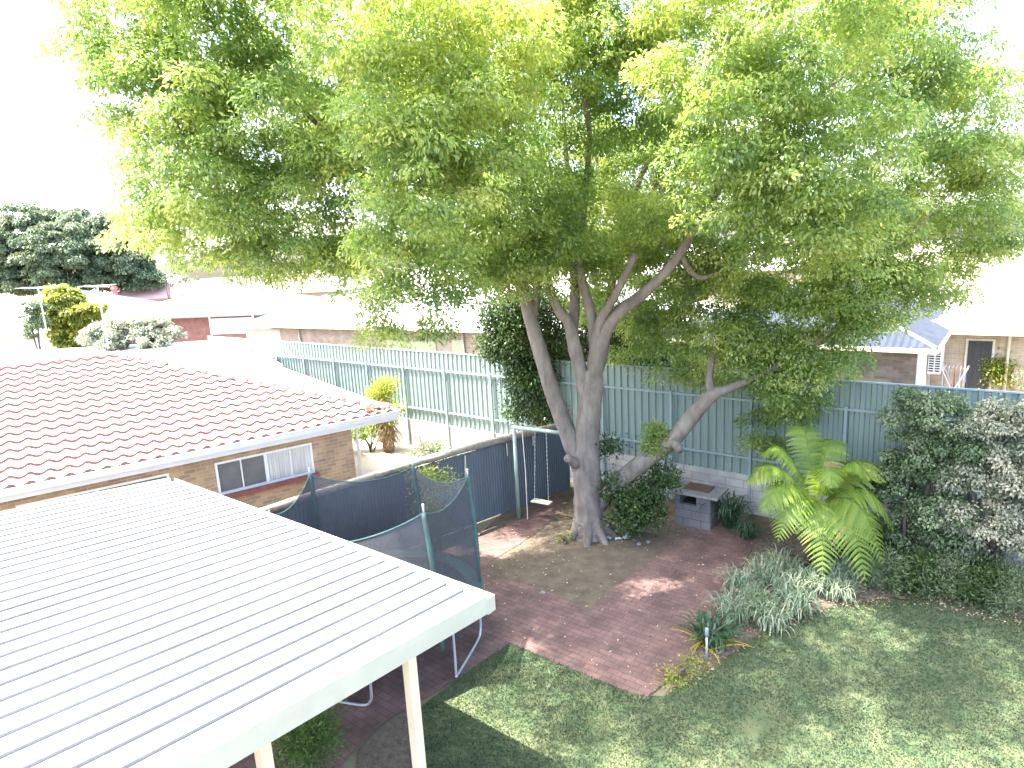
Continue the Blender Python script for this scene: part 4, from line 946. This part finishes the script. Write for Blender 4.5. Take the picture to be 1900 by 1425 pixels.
# far left houses
def far_house(name, label, pxl, pyl, z, W, D, ang, *mats, pitch=22, **k):
    p = at(pxl, pyl, z); return hip_house(name, label, p.to_2d(), R_(ang), W, D, z, .5, pitch, *mats, **k)
fh = far_house('red_house', 'maroon brick house with a pale red hip roof and red ridges', 192, 592, 3.1, 14, 12, -12, PALEROOF, MAROON, SLATEBLUE, None, pitch=16)
for xx in (9.6, 13.3):
    q = MB(); q.box((xx, -.04, 1.6), (.12, .06, 2.9)); q.build('post', ACW, fh)
q = MB(); q.box((11.5, -.03, 2.2), (3.6, .03, 1.2)); q.build('window', surf('pale_blind', (.6, .62, .66), (.7, .72, .74), .5), fh)
far_house('tiled_house', 'distant house whose salmon hip roof has bright red ridge lines', 185, 560, 3.6, 12, 12, 8, REDROOF, FARBRICK, REDTRIM, REDTRIM, pitch=25)
far_house('tiled_house', 'distant house with a washed-out pink roof behind the yellow-green tree', 80, 560, 3.4, 14, 12, 4, REDROOF, FARBRICK, CREAM, REDTRIM, pitch=22)
far_house('white_house', 'distant white-roofed house at the left edge of the view', -90, 600, 3.2, 13, 11, -5, PALEROOF, PALEWALL, SLATEBLUE, SLATEBLUE, pitch=20)
far_house('white_house', 'white-walled house low behind the shed roof at far left', -20, 622, 2.9, 4.6, 8, 6, PALEROOF, PALEWALL, CREAM, None, pitch=15)
far_house('white_house', 'pale house with a hipped white roof right of the maroon one', 455, 606, 3.0, 7, 12, -20, PALEROOF, PALEWALL, SLATEBLUE, SLATEBLUE, pitch=20)
far_house('white_house', 'distant pale house glimpsed under the left branches', 420, 548, 3.4, 16, 12, -8, PALEROOF, FARBRICK, CREAM, PALEROOF, pitch=20)
far_house('white_house', 'far pale house seen through the gap over the curved right limb', 1150, 510, 3.4, 26, 14, -28, PALEROOF, FARBRICK, CREAM, PALEROOF, pitch=22)
far_house('white_house', 'far pale house seen left of the upper trunks', 700, 530, 3.4, 26, 14, -28, PALEROOF, FARBRICK, CREAM, PALEROOF, pitch=22)
# chimney-like vents and aerials
p = at(212, 537, 5.0); q = MB(); q.tube([(0, 0, -1.2), (0, 0, 0)], .28, 8); q.tube([(0, 0, 0), (0, 0, .35)], [.42, .3], 8); tag(q.build('roof_vent', REDTRIM, None, loc=p), 'red round roof vent on the distant salmon roof', 'roof vent')
for a, b_, w, lab in ((180, 530, 22, 'wide rooftop aerial against the dark tree'), (70, 533, 30, 'long rooftop aerial left of the yellow-green tree')):
    p = at(a, b_, 6.0); s_ = p.y / FPX; q = MB(); q.tube([(0, 0, -2.2), (0, 0, 0)], .03, 5); q.tube([(-w * s_, 0, 0), (w * s_, 0, -.05)], .03, 5)
    for i in range(9): x_ = -w * s_ + 2 * w * s_ * i / 8; q.tube([(x_, -.4, 0), (x_, .4, 0)], .015, 4)
    tag(q.build('roof_aerial', STEEL, None, loc=p), lab, 'aerial')

# ------------------------------------------------------------------ distant trees and garden trees at left
def far_tree(name, label, pxl, Y, L, mat, llen, per=5, leaves=26, spread=.5, trunk_r=.4, cat='tree', group=None, puff=None):
    puff = puff or (80, (.12, .3), 300, llen * .8, llen * .5)
    b_ = aty(pxl, 600, Y); o = empty(name, (b_.x, b_.y, 0), 0, label, cat, group); ll = lobes(L)
    P, A, Nn, Ln, Wd, T = puffs(ll, *puff)
    leaf_object('crown', mat, P, A, Nn, Ln, Wd, T, o, origin=o.location)
    q = MB(); top = max(l[2] for l in ll)
    q.tube(*smooth_path([(0, 0, -.1), (.1, 0, top * .3), (0, .1, top * .75)], [trunk_r, trunk_r * .75, trunk_r * .3], 5), 9, wob=.06)
    for l in ll[:6]:
        e = Vector((l[0], l[1], l[2])) - o.location; q.tube(*smooth_path([(0, 0, top * .3), e * .5 + Vector((0, 0, top * .2)), e], [trunk_r * .4, trunk_r * .25, .05], 4), 6)
    q.build('trunk', DBARK, o, smooth=True)
    return o
Y = 78
far_tree('fig_tree', 'big dark rounded tree rising behind the red roofs', 130, Y, [(40, 440, Y, 3.6), (100, 425, Y, 3.4), (150, 430, Y, 3.4), (200, 455, Y, 3.2), (240, 490, Y, 2.6), (60, 490, Y - 1, 3.4), (130, 490, Y - 2, 3.6), (190, 510, Y - 1, 2.6), (270, 520, Y, 1.7), (10, 500, Y, 2.4), (95, 455, Y - 3, 2.6), (165, 470, Y - 3, 2.2), (40, 520, Y, 2.0)], FARLEAF, .5, 3.2, 30, .55, .8, puff=(6.5, (.5, 1.15), 60, .36, .22))
far_tree('fig_tree', 'dark tree at the left frame edge beside the big rounded tree', -20, 84, [(-10, 450, 84, 2.6), (-20, 500, 84, 3.2), (5, 480, 84, 1.8)], FARLEAF, .5, 3.2, 30, .55, .5, puff=(6.5, (.5, 1.15), 60, .36, .22))
Y = 36
far_tree('yellow_tree', 'bushy yellow-green tree beyond the white shed roof', 125, Y, [(120, 560, Y, .85), (150, 585, Y, .8), (100, 585, Y, .75), (130, 620, Y, .9), (170, 575, Y, .45), (110, 545, Y, .5), (160, 610, Y, .6), (85, 570, Y, .45), (140, 645, Y, .6), (185, 572, Y, .25)], YELLEAF, .26, 10, 24, .22, .16)
Y = 33
far_tree('olive_tree', 'small grey-green tree left of the yellow-green one', 62, Y, [(62, 570, Y, .4), (55, 595, Y, .45), (70, 600, Y, .35), (60, 620, Y, .35)], PITTO, .14, 12, 18, .16, .08)
far_tree('pale_hedge', 'pale feathery hedge right of the yellow-green tree', 240, 31, [(190, 618, 31, .6), (225, 612, 31, .65), (260, 608, 31, .7), (295, 610, 31, .65), (320, 622, 31, .45), (165, 628, 31, .4), (280, 630, 30.5, .6), (215, 632, 30.5, .6)], VARIEG, .16, 12, 24, .2, .1, 'hedge')
for a, lab in ((318, 'wispy thin tree against the white sky right of the dark tree'), (345, 'second wispy thin tree beside the first')):
    Y = 70; far_tree('wispy_tree', lab, a, Y, [(a, 500, Y, .8), (a + 6, 520, Y, 1.0), (a - 5, 515, Y, .7), (a + 2, 480, Y, .5)], FARLEAF, .22, 3, 14, .4, .1, puff=(9, (.15, .4), 60, .2, .1))
print('objects', len(bpy.data.objects))
